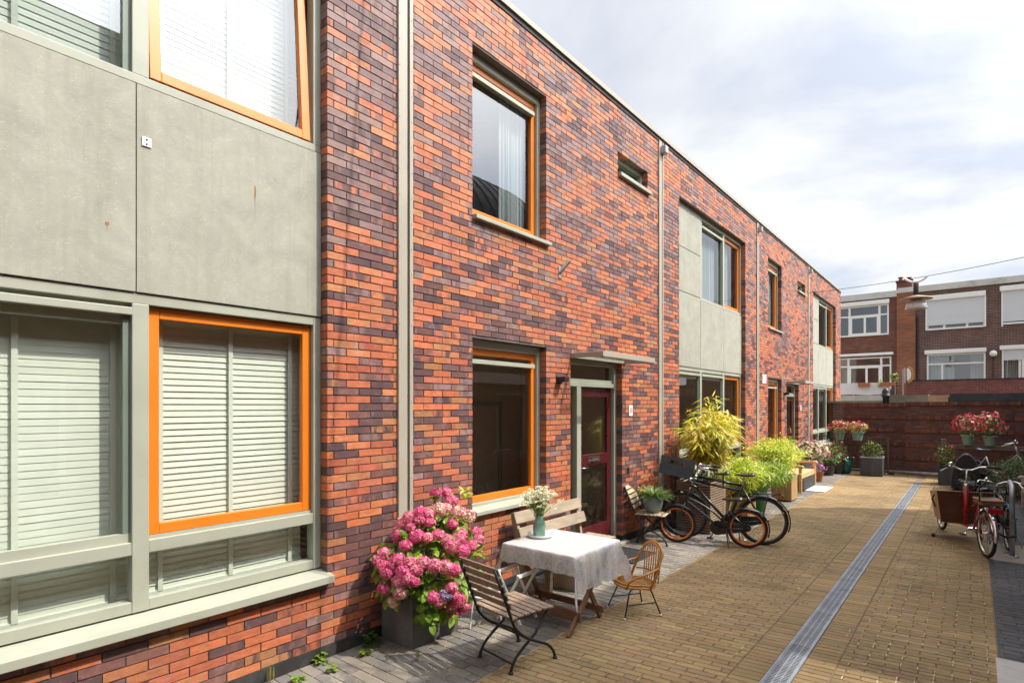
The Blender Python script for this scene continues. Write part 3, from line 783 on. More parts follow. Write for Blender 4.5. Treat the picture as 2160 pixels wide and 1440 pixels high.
s = MB(); s.box(4.41, 5.6, 10.25, 11.55, -0.03, 0.002); tag(s.build('concrete_slab', M('worn_slab', (0.26,0.235,0.19), 0.9, bump=0.3), bevel=0.004), 'worn beige concrete slab under the bent steel bike rack', 'slab')
DR = M('drain_steel', (0.27,0.29,0.32), 0.55, 0.5, var=0.25, scale=6, bump=0.1, dirt=(0.15,0.135,0.11))
# slotted drain channel down the middle
root = thing('drain_channel', 'long slotted galvanised drain channel down the middle of the yellow paving', 'drain', (3.055, 4, 0))
org = (3.055, 4, 0)
s = MB(); s.box(2.962, 2.978, -1.5, 19.0, -0.01, 0.004); s.box(3.132, 3.148, -1.5, 19.0, -0.01, 0.004); s.build('channel_edge', DR, root, org)
s = MB(); s.add([(2.978,-1.5,-0.009),(3.132,-1.5,-0.009),(3.132,19,-0.009),(2.978,19,-0.009)], [(0,1,2,3)]); s.build('gutter_bottom', MT['black'], root, org)
y = -1.5
while y < 18.9:
    s = MB(); y2 = min(19.0, y+1.0)
    s.box(2.979, 2.988, y+0.003, y2-0.003, -0.004, 0.001); s.box(3.122, 3.131, y+0.003, y2-0.003, -0.004, 0.001)
    for xm in (3.032, 3.078): s.box(xm-0.004, xm+0.004, y+0.003, y2-0.003, -0.004, 0.001)
    t = y+0.003
    for xa, xb in ((2.988, 3.028), (3.036, 3.074), (3.082, 3.122)):
        k = 0
        while y+0.003+k*0.03 < y2-0.01:
            yy = y+0.003+k*0.03+(0.009 if xa > 3.03 and xa < 3.05 else 0); s.box(xa, xb, yy, min(yy+0.016, y2-0.003), -0.004, 0.001); k += 1
    s.build('grating', DR, root, org); y += 1.0
# ------------------------------------------------------------------ garden wall at the end of the lane
def wall_tone(dk, mid):
    def f(u, z, rr):
        cl = mnoise.noise(Vector((u*1.1, z*2.4, 5.0)))
        c = rr.choice(mid) if rr.random() > 0.42+0.7*cl else rr.choice(dk)
        e = rr.choice(mid+dk); g = rr.uniform(0.85, 1.15)
        return tuple(v*g for v in c), tuple(v*g for v in e)
    return f
WDK = [(0.085,0.046,0.050),(0.070,0.044,0.056),(0.105,0.052,0.054)]
WMD = [(0.145,0.052,0.042),(0.165,0.060,0.045),(0.125,0.050,0.046),(0.175,0.080,0.05)]
def garden_wall(label, xa, xb, yw, h, mid):
    org = (xa, yw, 0); root = thing('garden_wall', label, 'wall', org)
    bands = [0.46, 0.86, 1.30, 1.70]
    data = bricks(lambda u, z, d: (u, yw-d, z), xa, xb, 0.0, h-0.11, [], wall_tone(WDK, mid), int(xa*31)+3, L=0.23, H=0.0655, J=0.011)
    bk = MB(); bk.box(xa, xb, yw+0.006, yw+0.22, -0.1, h-0.1)
    wall_mesh('brick_face', data, bk, [MT['brick'], MT['mortar']], root, org)
    s = MB(); rr = random.Random(4)
    for bz, out in [(b, 0.022) for b in bands]+[(h-0.11, 0.03)]:
        x = xa
        while x < xb-0.03:
            c = rr.choice(mid+[(0.19,0.095,0.058),(0.20,0.09,0.055)]); g = rr.uniform(0.8, 1.2)
            s.box(x+0.004, min(xb, x+0.064), yw-out-0.012-rr.uniform(0, 0.004), yw+0.2 if bz > h-0.2 else yw+0.05, bz, bz+0.105, 0, (*[v*g for v in c], 1)); x += 0.066
    o = s.build('soldier_course', M('soldier_brick', (1,1,1), 0.8, var=0.2, scale=25, attr=True, bump=0.4), root, org)
    return root
garden_wall('lower length of dark brick garden wall behind the wire fence', 0.9, 2.62, 21.5, 2.19, WMD)
garden_wall('longer dark brick garden wall behind the parked silver bicycle', 2.62, 9.5, 21.2, 2.24, WMD)

# wire fence beside it, galvanised pipe along the ground
root = thing('wire_fence', 'low rusty wire fence with square mesh behind the zinc planter', 'fence', (0.16, 20.9, 0)); org = (0.16, 20.9, 0)
fm = M('weathered_fence_steel', (0.14, 0.105, 0.085), 0.6, 0.4, var=0.3)
for x in (0.18, 2.2):
    s = MB(); s.box(x-0.02, x+0.02, 20.88, 20.92, 0.0, 1.14); s.build('post', fm, root, org)
s = MB(); s.box(0.2, 2.18, 20.89, 20.91, 1.11, 1.14); s.build('top_rail', fm, root, org)
s = MB(); s.box(0.2, 2.18, 20.89, 20.91, 0.10, 0.13); s.build('bottom_rail', MT['galv'], root, org)
s = MB()
for k in range(17): s.tube([(0.28+k*0.115, 20.9, 0.13), (0.28+k*0.115, 20.9, 1.11)], 0.004, 5)
for k in range(8): s.tube([(0.2, 20.905, 0.22+k*0.115), (2.18, 20.905, 0.22+k*0.115)], 0.003, 5)
s.build('wire_mesh', fm, root, org)
root = thing('ground_pipe', 'galvanised steel rail lying along the foot of the garden wall', 'rail', (2.2, 20.85, 0)); org = (2.2, 20.85, 0)
s = MB(); s.tube([(2.22, 20.85, 0.10), (6.5, 20.85, 0.10)], 0.05, 14); s.build('rail', MT['galv'], root, org, smooth=True)
for x in (2.3, 3.6, 4.9): 
    s = MB(); s.box(x-0.06, x+0.06, 20.8, 20.9, 0.0, 0.055); s.build('foot', MT['black'], root, org)
# timber rail that carries the two flower pots
root = thing('timber_rail', 'low weathered timber rail on square posts in front of the garden wall', 'fence', (3.6, 19.6, 0)); org = (3.6, 19.6, 0)
tm = M('grey_timber', (0.16, 0.125, 0.10), 0.85, var=0.3, scale=5, stretch=(8,8,0.6), bump=0.4)
for x in (3.6, 5.4):
    s = MB(); s.box(x-0.05, x+0.05, 19.55, 19.65, 0.0, 1.2); s.build('post', tm, root, org, bevel=0.006)
s = MB(); s.box(3.65, 5.35, 19.57, 19.63, 0.94, 1.06); s.build('top_rail', tm, root, org, bevel=0.006)
s = MB(); s.box(3.65, 5.35, 19.57, 19.63, 0.45, 0.53); s.build('lower_rail', tm, root, org, bevel=0.006)

# ------------------------------------------------------------------ old flats behind
YF = 36.0
ob1 = tex_brick_mat('old_brick_red', (0.20,0.075,0.045), (0.13,0.05,0.036), (0.12,0.085,0.07), 0.22, 0.075)
ob2 = tex_brick_mat('old_brick_brown', (0.15,0.075,0.055), (0.09,0.05,0.042), (0.26,0.21,0.18), 0.22, 0.075)
ob3 = tex_brick_mat('old_brick_pier', (0.30,0.105,0.05), (0.22,0.075,0.04), (0.15,0.10,0.08), 0.22, 0.075)
upvc = M('white_plastic_frame', (0.76,0.76,0.74), 0.35, var=0.04, bump=0.0)
shut = M('white_roller_shutter', (0.60,0.63,0.66), 0.45, var=0.03, scale=2, stretch=(0.1,0.1,12), bump=0.1)
fas = M('roof_fascia', (0.52,0.52,0.50), 0.7, var=0.12, scale=2, dirt=(0.20,0.19,0.16))
def flat_window(root, org, x0, x1, z0, z1, cols, split, curt=(), dark=True):
    s = MB(); y0, y1 = YF-0.02, YF+0.10
    s.box(x0, x0+0.07, y0, y1, z0, z1); s.box(x1-0.07, x1, y0, y1, z0, z1); s.box(x0+0.07, x1-0.07, y0, y1, z1-0.07, z1); s.box(x0+0.07, x1-0.07, y0-0.05, y1, z0, z0+0.08)
    for c in cols: s.box(c-0.05, c+0.05, y0, y1-0.01, z0+0.08, z1-0.07)
    xs = [x0+0.07]+[v for c in cols for v in (c-0.05, c+0.05)]+[x1-0.07]
    if split:
        for a, b in zip(xs[::2], xs[1::2]): s.box(a, b, y0+0.01, y1-0.01, split-0.04, split+0.04)
    w = s.build('window', upvc, root, org)
    s = MB(); s.add([(x0+0.05,YF+0.06,z0+0.05),(x1-0.05,YF+0.06,z0+0.05),(x1-0.05,YF+0.06,z1-0.05),(x0+0.05,YF+0.06,z1-0.05)], [(0,1,2,3)]); s.build('pane', MT['glass_refl'], w, org)
    for a, b in curt:
        q = MB(); n = 30; vs = []
        for i in range(n+1):
            x = a+(b-a)*i/n; vs += [(x, YF+0.22+0.04*math.sin(i*1.3), z0+0.08), (x, YF+0.22+0.04*math.sin(i*1.3), z1-0.07)]
        q.add(vs, [(2*i,2*i+2,2*i+3,2*i+1) for i in range(n)]); q.build('curtain', MT['curtain'], w, org)
    return w
def shutter_box(root, org, x0, x1, z0, z1, out=0.16, nm='shutter_box'):
    s = MB(); s.box(x0-0.03, x1+0.03, YF-out, YF-0.004, z0, z1); return s.build(nm, upvc, root, org, bevel=0.02)
def roller(root, org, x0, x1, z0, z1):
    s = MB(); n = int((z1-z0)/0.055)
    for k in range(n): s.box(x0, x1, YF-0.065, YF-0.05+0.004*(k % 2), z0+k*(z1-z0)/n, z0+(k+1)*(z1-z0)/n-0.004)
    s.build('roller_shutter', shut, root, org)
    s = MB(); s.frame(YF-0.08, YF-0.03, 0, 1, 0, 1, 0.05) if False else None
    for a in (x0-0.06, x1):
        s = MB(); s.box(a, a+0.06, YF-0.09, YF-0.004, z0-0.22, z1); s.build('shutter_guide', upvc, root, org)
def flats(label, xa, xb, mat, fz, ops):
    org = (xa, YF, 0); root = thing('flats', label, 'building', org)
    s = MB()
    backing_cells(xa, xb, 0.0, fz[1]-0.02, ops, lambda a, b, p, q: s.box(a, b, YF, YF+0.25, p, q))
    s.build('brick_wall', mat, root, org)
    s = MB(); s.box(xa, xb, YF-0.10, YF+0.3, fz[0], fz[1]); s.build('fascia', fas, root, org)
    s = MB(); s.box(xa, xb, YF+0.3, YF+9, fz[0], fz[1]-0.1); s.build('roof', MT['black'], root, org)
    s = MB(); s.box(xa, xb, YF+3.0, YF+3.1, 0, fz[0]-0.01); s.box(xa, xb, YF+0.26, YF+3.0, 3.1, 3.3); s.box(xa, xb, YF+0.26, YF+3.0, 5.4, 5.6); s.box(xa, xb, YF+0.26, YF+3.0, 7.85, fz[0]+0.2) if fz[0] > 7.9 else None
    s.box(xa, xa+0.1, YF+0.26, YF+3.0, 0, 7.7); s.box(xb-0.1, xb, YF+0.26, YF+3.0, 0, 7.7)
    s.build('rooms', MT['room'], root, org)
    return root, org
rA, oA = flats('old red brick flats with a balcony screened by white canvas', -6.0, 1.15, ob1, (7.84, 8.16), [(-1.55, 0.76, 5.88, 7.52), (-1.55, 0.87, 3.0, 4.72)])
flat_window(rA, oA, -1.55, 0.76, 5.88, 7.52, (-0.98, -0.12, 0.40) if False else (-1.05, 0.34), 6.98)
flat_window(rA, oA, -1.05+0.05, 0.34-0.05, 5.96, 6.94, (-0.33,), None)
shutter_box(rA, oA, -1.55, 0.76, 7.53, 7.75)
flat_window(rA, oA, -1.55, 0.87, 3.0, 4.72, (-1.1, 0.42), 4.25, curt=((-1.5, -1.15),))
flat_window(rA, oA, -1.05, 0.37, 3.05, 4.21, (-0.25,), None)
s = MB(); s.box(-1.7, 0.98, YF-0.28, YF-0.004, 4.80, 4.93); s.build('awning_case', upvc, rA, oA, bevel=0.03)
# pier with chimney
s = MB(); s.box(1.12, 1.92, YF-0.14, YF-0.002, 0, 8.0); s.build('chimney_pier', ob3, rA, oA)
s = MB(); s.box(1.10, 1.78, YF-0.05, YF+0.75, 7.9, 8.58); s.box(1.06, 1.82, YF-0.09, YF+0.79, 8.58, 8.66); ch = s.build('chimney', ob1, rA, oA)
for x, h in ((1.25, 0.30), (1.62, 0.24)):
    s = MB(); s.lathe([(0.10,8.64),(0.085,8.64+h*0.7),(0.13,8.64+h*0.72),(0.13,8.64+h*0.8),(0.03,8.64+h)], (x, YF+0.35, 0), 12); s.build('chimney_pot', M('fired_pot', (0.20,0.09,0.06), 0.8), ch, oA)
s = MB(); s.box(-0.05, 0.25, YF+1, YF+1.3, 8.1, 8.35); s.build('roof_vent', MT['black'], rA, oA)
rB, oB = flats('old brown brick flats with closed white roller shutters', 1.15, 10.0, ob2, (7.96, 8.26), [(2.39, 4.68, 5.95, 7.5), (2.39, 4.70, 3.0, 4.72), (5.28, 7.6, 5.99, 7.6), (5.30, 7.6, 3.0, 4.78)])
flat_window(rB, oB, 2.39, 4.68, 5.95, 7.5, (3.1, 4.0), None); shutter_box(rB, oB, 2.33, 4.68, 7.45, 7.70); roller(rB, oB, 2.40, 4.66, 6.18, 7.46)
flat_window(rB, oB, 5.28, 7.6, 5.99, 7.6, (6.4,), None); shutter_box(rB, oB, 5.25, 7.6, 7.58, 7.82); roller(rB, oB, 5.34, 7.54, 6.12, 7.6)
w = flat_window(rB, oB, 2.39, 4.70, 3.0, 4.72, (), 4.22, curt=((2.46, 3.5), (4.12, 4.64)))
s = MB(); s.frame(YF-0.03, YF+0.08, 2.46, 3.04, 3.05, 4.17, 0.07) if False else s.box(2.98, 3.06, YF-0.025, YF+0.08, 3.08, 4.18); s.build('casement_post', upvc, w, oB)
shutter_box(rB, oB, 2.33, 4.70, 4.73, 4.93)
flat_window(rB, oB, 5.30, 7.6, 3.0, 4.78, (5.95, 6.35), None, curt=((5.36, 5.9),)); shutter_box(rB, oB, 5.25, 7.6, 4.78, 4.98); roller(rB, oB, 5.36, 7.54, 4.28, 4.8)
s = MB(); s.box(6.02, 6.9, YF-0.06, YF-0.022, 3.0, 4.3); s.build('balcony_door', upvc, rB, oB)
s = MB()
for i in range(2):
    for k in range(4): s.box(6.22+i*0.2, 6.38+i*0.2, YF-0.068, YF-0.061, 3.25+k*0.22, 3.41+k*0.22)
s.build('door_lights', MT['black'], rB, oB)
s = MB(); s.ball((4.98, YF-0.22, 4.62), 0.15, 14); g = s.build('globe_lamp', upvc, rB, oB, smooth=True)
s = MB(); s.box(4.93, 5.03, YF-0.2, YF-0.004, 4.40, 4.48); s.tube([(4.98, YF-0.02, 4.4), (4.98, YF-0.02, 3.3)], 0.02, 6); s.build('lamp_bracket', MT['darkmetal'], g, oB)
s = MB(); s.tube([(2.0, YF-0.05, 3.2), (2.0, YF-0.05, 6.7)], 0.035, 8); s.build('rain_pipe', MT['darkmetal'], rB, oB)
# things on the roof terraces
YT = 33.0
root = thing('roof_terrace', 'flat roof terrace with white canvas balustrade and grey posts', 'balcony', (-1, YT, 0)); org = (-1, YT, 0)
s = MB(); s.box(-3.5, 1.7, YT-0.15, YF-0.01, 2.32, 2.62); s.build('slab', fas, root, org)
for x in (-2.2, -0.45, 0.62, 1.3, 1.62):
    s = MB(); s.box(x-0.025, x+0.025, YT-0.04, YT+0.01, 2.62, 3.28); s.build('post', MT['galv'], root, org)
s = MB(); n = 30; vs = []
for i in range(n+1):
    x = -2.3+3.4*i/n; wv = 0.02*math.sin(i*0.9)
    vs += [(x, YT-0.06+wv, 2.66+0.02*math.sin(i*0.5)), (x, YT-0.06-wv*0.5, 3.24)]
s.add(vs, [(2*i,2*i+2,2*i+3,2*i+1) for i in range(n)])
s.build('canvas', M('white_canvas', (0.72,0.74,0.78), 0.85, var=0.06), root, org, smooth=True)
s = MB()
for z in (2.75, 2.9, 3.05, 3.22): s.tube([(1.12, YT-0.02, z), (1.62, YT-0.02, z)], 0.012, 6)
s.build('side_rail', MT['darkmetal'], root, org)
tc_m = M('terracotta', (0.36, 0.13, 0.06), 0.8, var=0.12)
for i, (x0, x1, lb) in enumerate(((-0.22, 0.30, 'small brown window box hooked on the canvas balustrade'), (0.70, 1.32, 'longer brown window box with trailing green plant on the balustrade'))):
    rt = thing('window_box', lb, 'planter', ((x0+x1)/2, YT-0.14, 3.1), group='window boxes on the terrace'); og = ((x0+x1)/2, YT-0.14, 3.1)
    s = MB(); s.box(x0, x1, YT-0.24, YT-0.08, 3.06, 3.24); s.build('trough', tc_m, rt, og, bevel=0.01)
root = thing('parapet_wall', 'low red brick parapet in front of the brown flats', 'wall', (1.75, YT, 0)); org = (1.75, YT, 0)
s = MB(); s.box(1.75, 10, YT, YT+0.22, 2.0, 3.28); s.build('brick_face', tex_brick_mat('parapet_brick', (0.23,0.07,0.055), (0.15,0.05,0.045), (0.20,0.13,0.11), 0.22, 0.075, dirt=(0.34,0.26,0.24)), root, org)
s = MB(); s.box(1.75, 10, YT-0.02, YT+0.24, 3.28, 3.33); s.build('coping', MT['black'], root, org)
root = thing('sun_ornament', 'white and tan half-sun ornament standing on the roof terrace', 'ornament', (1.85, YT-0.3, 3.33)); org = (1.85, YT-0.3, 3.33)
s = MB(); s.box(1.66, 1.72, YT-0.05, YT, 3.2, 3.92); s.box(1.60, 1.64, YT-0.05, YT, 3.2, 3.86); s.build('post', MT['galv'], root, org)
s = MB(); n = 12; s.add([(1.78, YT-0.1, 3.60)]+[(1.78+0.17*math.cos(a), YT-0.1-0.03*math.sin(a), 3.60+0.30*math.sin(a)) for a in [-math.pi/2+math.pi*i/n for i in range(n+1)]], [(0,i+1,i+2) for i in range(n)]); s.build('disc', MT['white'], root, org)
s = MB()
for i in range(9):
    a = -1.25+i*0.31; d = Vector((math.cos(a), 0, math.sin(a))); s.leaf(Vector((1.78,YT-0.1,3.60))+Vector((d.x*0.15,0,d.z*0.27)), d, (0,-1,0), 0.19, 0.09, 0.0, None)
s.build('rays', M('straw', (0.45,0.26,0.09), 0.8), root, org)
# low roofs behind the garden wall
YS = 25.0
root = thing('shed', 'low shed with a weathered beige flat roof edge behind the garden wall', 'shed', (1.9, YS, 0)); org = (1.9, YS, 0)
s = MB(); s.box(0.0, 3.55, YS, YS+6, 0, 2.22); s.build('wall', ob2, root, org)
s = MB(); s.box(1.80, 3.0, YS-0.12, YS+6, 2.22, 2.50); s.box(3.0, 3.56, YS-0.12, YS+6, 2.22, 2.48, 1); s.box(-1.0, 1.80, YS-0.02, YS+6, 2.22, 2.30); s.build('roof', [M('beige_felt', (0.24,0.22,0.17), 0.9, var=0.3, scale=3), M('peach_board', (0.45,0.30,0.20), 0.8)], root, org)
root = thing('garage', 'low garage with a wide black roof fascia behind the garden wall', 'garage', (3.6, YS, 0)); org = (3.6, YS, 0)
s = MB(); s.box(3.62, 9.5, YS+0.05, YS+6, 0, 2.27); s.build('wall', ob2, root, org)
s = MB(); s.box(3.60, 9.6, YS-0.15, YS+6.2, 2.27, 2.53); s.build('roof', M('black_fascia', (0.035,0.04,0.045), 0.5, var=0.3, scale=4, dirt=(0.16,0.16,0.16)), root, org)
root = thing('vent_cowl', 'dark grey round vent cowl rising behind the garden wall', 'vent', (1.78, 24.5, 2.3)); org = (1.78, 24.5, 2.3)
s = MB(); s.lathe([(0.10,2.0),(0.10,2.42),(0.135,2.43),(0.135,2.50),(0.115,2.51),(0.125,2.62),(0.08,2.72),(0.015,2.76)], (1.78, 24.5, 0), 18); s.build('cowl', MT['darkmetal'], root, org, smooth=True)

# ------------------------------------------------------------------ houses and added annexes across the lane (they shade it and show in the glass)
zinc = M('dark_zinc_roof', (0.060,0.056,0.055), 0.55, 0.3, var=0.3, scale=3, stretch=(0.5,6,0.5), bump=0.3)
DARKPANE = M('dark_pane', (0.012,0.014,0.016), 0.05, var=0.05, bump=0.0, spec=0.8)
brk_o = tex_brick_mat('opposite_brick', (0.17,0.075,0.055), (0.10,0.05,0.045), (0.12,0.10,0.09), 0.25, 0.068)
def opposite(label, ya, yb, b):
    org = (6.0, ya, 0); root = thing('barrel_roofed_house', label, 'house', org, group='houses across the lane'); a = 3.8
    s = MB(); s.box(6.0, 6.3, ya, yb, -0.1, 2.75); s.box(6.0, 6.3, ya, yb, 3.05, 6.0); s.box(14.0, 14.3, ya, yb, -0.1, 6.0); s.box(6.3, 14.0, ya, ya+0.25, 0, 6.0); s.box(6.3, 14.0, yb-0.25, yb, 0, 6.0); s.build('brick_wall', brk_o, root, org)
    s = MB(); s.box(5.95, 6.3, ya, yb, 2.75, 3.05); s.build('white_band', MT['white'], root, org)
    s = MB(); n = 24; sk = 0.0; prof = []
    for i in range(n+1):
        t = math.pi*i/n; prof.append((10.1-(a+0.12)*math.cos(t), 6.0+b*math.sin(t)))
    vs = []; fs = []
    for x, z in prof: vs += [(x, ya, z), (x, yb, z)]
    for i in range(n): fs.append((2*i, 2*i+1, 2*i+3, 2*i+2))
    fs.append(tuple(2*i for i in range(n+1))); fs.append(tuple(2*i+1 for i in range(n+1))[::-1])
    s.add(vs, fs)
    k = ya+0.4
    while k < yb:
        s.tube([(x-0.0, k, z+0.015) for x, z in prof[:n//2+3]], 0.02, 4); k += 0.5
    s.build('barrel_roof', zinc, root, org)
    k = ya+0.7
    while k+1.5 < yb:
        for z0, z1 in ((0.7, 2.5), (3.6, 5.3)):
            f = MB(); f.frame(5.97, 6.05, k, k+1.3, z0, z1, 0.08); w = f.build('window', MT['frame'], root, org)
            q = MB(); q.box(5.985, 6.0-0.002, k+0.08, k+1.22, z0+0.08, z1-0.08); q.build('pane', DARKPANE, w, org)
        k += 2.6
    return root
root = thing('flat_roofed_house', 'tall flat-roofed brick house across the lane, facing the white venetian blinds', 'house', (6.0, -14, 0), group='houses across the lane'); org = (6.0, -14, 0)
s = MB(); s.box(6.0, 14, -14, 4.5, -0.1, 7.9); s.build('brick_wall', brk_o, root, org)
s = MB(); s.box(5.96, 14.05, -14.05, 4.54, 7.9, 8.0); s.build('roof_edge', MT['pipe'], root, org)
for k in range(6):
    for z0, z1 in ((0.7, 2.6), (3.7, 5.4)):
        y = -12.5+k*2.7; f = MB(); f.frame(5.96, 6.0-0.002, y, y+1.4, z0, z1, 0.08); w = f.build('window', MT['frame'], root, org)
        q = MB(); q.box(5.98, 5.996, y+0.08, y+1.32, z0+0.08, z1-0.08); q.build('pane', DARKPANE, w, org)
root = thing('added_screen_annex', 'unseen brick annex added across the lane, its screen wall opened for a sun patch', 'building', (6.0, 4.55, 0)); org = (6.0, 4.55, 0)  # added out of view; the wall opening lets a sun patch onto the paving
s = MB(); s.box(6.0, 14, 4.56, 9.0, -0.1, 2.95); s.box(6.0, 6.25, 4.56, 5.35, 2.95, 7.5); s.box(6.0, 6.25, 7.15, 9.0, 2.95, 7.5); s.box(6.0, 6.25, 5.35, 7.15, 4.85, 7.5); s.build('brick_wall', brk_o, root, org)
s = MB(); s.box(5.97, 6.28, 4.56, 9.0, 7.5, 7.58); s.build('coping', MT['pipe'], root, org)
opposite('dark barrel-roofed brick house across the lane, mirrored in the upper window glass', 9.02, 15.7, 4.2)
root = thing('added_shade_annex', 'unseen low flat-roofed brick annex added across the lane to shade the grey bench', 'building', (6.0, 15.8, 0)); org = (6.0, 15.8, 0)  # added out of view to keep the bench side of the lane shaded
s = MB(); s.box(6.0, 11, 15.8, 24, -0.1, 3.5); s.build('brick_wall', brk_o, root, org)
s = MB(); s.box(5.95, 11.05, 15.75, 24.05, 3.5, 3.62); s.build('roof_edge', MT['pipe'], root, org)
root = thing('cable_mast', 'slim steel mast holding the far end of the lamp cable', 'mast', (6.0, 19.78, 3.6)); org = (6.0, 19.78, 3.6)
s = MB(); s.tube([(6.05, 19.78, 0), (6.05, 19.78, 6.3)], 0.05, 10); s.build('mast', MT['galv'], root, org)

root = thing('overhead_cable', 'thin overhead cable crossing above the lane, casting a line of shadow on the brickwork', 'cable', (0.0, 3.28, 6.83)); org = (0.0, 3.28, 6.83)
def cab(t): return (6.0*t, 3.28+2.34*t, 7.76-2.72*t-0.25*t*(1-t))
s = MB(); s.tube([cab(i/16) for i in range(17)], 0.012, 6); s.build('wire', MT['darkmetal'], root, org)
s = MB(); s.tube([(-0.02, 3.28, 6.8), (-0.02, 3.28, 7.8)], 0.02, 8); s.build('roof_bracket', MT['galv'], root, org)
# ------------------------------------------------------------------ street lamp hung on a cable
root = thing('hanging_street_lamp', 'round street lamp with clear dome hanging from a cable over the lane', 'street lamp', (2.94, 20.3, 5.1)); org = (2.94, 20.3, 5.1)
def wire_pt(x): return (x, 20.8-0.17*x, 5.84+0.035*x-0.012*x*(6.0-x))
s = MB(); s.tube([wire_pt(6.0*i/20) for i in range(21)], 0.008, 6); s.build('cable', MT['darkmetal'], root, org)
lx, ly, lz = wire_pt(2.94)
s = MB(); s.lathe([(0.065,lz-0.52),(0.065,lz-0.16),(0.02,lz-0.14)], (lx, ly, 0), 14); s.build('gear_case', MT['black'], root, org, smooth=True)
s = MB(); s.tube([(lx+0.28*t, ly, lz-0.12+0.14*t*t) for t in [i/5-1 for i in range(11)]], 0.03, 8); s.build('hanger', MT['white'], root, org, smooth=True)
s = MB(); s.lathe([(0.05,lz-0.50),(0.40,lz-0.60),(0.405,lz-0.63),(0.12,lz-0.62)], (lx, ly, 0), 28); s.build('shade', M('tan_shade', (0.30,0.22,0.14), 0.5), root, org, smooth=True)
s = MB(); s.lathe([(0.14,lz-0.64),(0.24,lz-0.76),(0.285,lz-0.90),(0.27,lz-0.91),(0.22,lz-0.86),(0.0,lz-0.84)], (lx, ly, 0), 28); s.build('dome', M('cloudy_dome', (0.55,0.55,0.55), 0.15, var=0.2, spec=0.8), root, org, smooth=True)
# ------------------------------------------------------------------ garden furniture
slatw = M('weathered_slat_wood', (0.235, 0.165, 0.115), 0.8, var=0.32, scale=6, stretch=(4,4,4), bump=0.5, dirt=(0.34,0.28,0.22))
greyw = M('silvered_wood', (0.31, 0.245, 0.175), 0.85, var=0.28, scale=5, stretch=(3,0.6,3), bump=0.5, dirt=(0.22,0.17,0.12))
brownw = M('brown_wood', (0.17, 0.085, 0.04), 0.6, var=0.3, scale=5, stretch=(2,2,2), bump=0.3)
ironm = M('black_green_iron', (0.016, 0.019, 0.019), 0.45, 0.2, var=0.2, bump=0.08)
def arc(p0, p1, p2, n=6):
    p0, p1, p2 = Vector(p0), Vector(p1), Vector(p2)
    return [(p0*(1-t)**2 + p1*2*t*(1-t) + p2*t*t) for t in [i/n for i in range(n+1)]]
def bistro_chair(label, loc, rz, wood, w=0.46, group='slatted folding chairs'):
    """folding chair; local +x is the way it faces, y across"""
    root = thing('slatted_folding_chair', label, 'chair', loc, rz, group)
    h = w/2
    for sgn in (-1, 1):
        y = sgn*h
        # front leg runs from the top of the back down and forward; rear leg from the seat front down and back
        s = MB()
        p = [Vector((-0.40, y, 0.855)), Vector((-0.235, y, 0.46))]+arc((-0.225, y, 0.43), (-0.19, y, 0.33), (-0.05, y, 0.245))[1:]+[Vector((0.12, y, 0.165))]+arc((0.14, y, 0.155), (0.23, y, 0.11), (0.255, y, 0.012))
        s.tube(p, 0.0125, 8); s.lathe([(0.022,0),(0.020,0.012),(0.012,0.018)], (0.255, y, 0), 10)
        s.build('front_leg', ironm, root, smooth=True)
        s = MB(); y2 = sgn*(h-0.03)
        p = [Vector((0.20, y2, 0.425)), Vector((0.05, y2, 0.25)), Vector((-0.08, y2, 0.17))]+arc((-0.10, y2, 0.155), (-0.19, y2, 0.10), (-0.21, y2, 0.012))
        s.tube(p, 0.0115, 8); s.lathe([(0.022,0),(0.020,0.012),(0.012,0.018)], (-0.21, y2, 0), 10)
        s.build('rear_leg', ironm, root, smooth=True)
        s = MB(); s.tube([(-0.22, sgn*(h-0.012), 0.425), (0.21, sgn*(h-0.012), 0.432)], 0.010, 6); s.build('seat_rail', ironm, root)
    s = MB(); s.tube([(-0.02, -h+0.03, 0.225), (-0.02, h-0.03, 0.225)], 0.008, 6); s.build('stretcher', ironm, root)
    s = MB(); s.tube([(-0.19, -h+0.03, 0.07), (-0.19, h-0.03, 0.07)], 0.008, 6); s.build('stretcher', ironm, root)
    s = MB()
    for k in range(7):
        x = -0.205+k*0.067; z = 0.449+R.uniform(-0.001, 0.001)-(0.004 if k in (0, 6) else 0)
        s.box(x-0.027, x+0.027, -h-0.02, h+0.02, z-0.008, z+0.009)
    s.build('seat', wood, root, bevel=0.003)
    s = MB(); d = Vector((-0.165, 0, 0.395)).normalized(); nrm = Vector((d.z, 0, -d.x))
    for k in range(5):
        c = Vector((-0.390, 0, 0.835))-d*(0.078*k)+nrm*0.017
        s.bar(c+Vector((0,-h-0.018,0)), c+Vector((0,h+0.018,0)), 0.057, 0.013, nrm)
    s.build('backrest', wood, root, bevel=0.003)
    return root
bistro_chair('weathered slatted folding chair facing the lace covered table', (1.235, 3.73, 0), math.radians(80), slatw)
palew = M('pale_slat_wood', (0.50, 0.40, 0.26), 0.75, var=0.25, scale=6, stretch=(4,4,4), bump=0.3)
bistro_chair('pale slatted folding chair carrying a potted plant against the brick wall', (0.36, 8.27, 0), math.radians(12), palew, w=0.40)

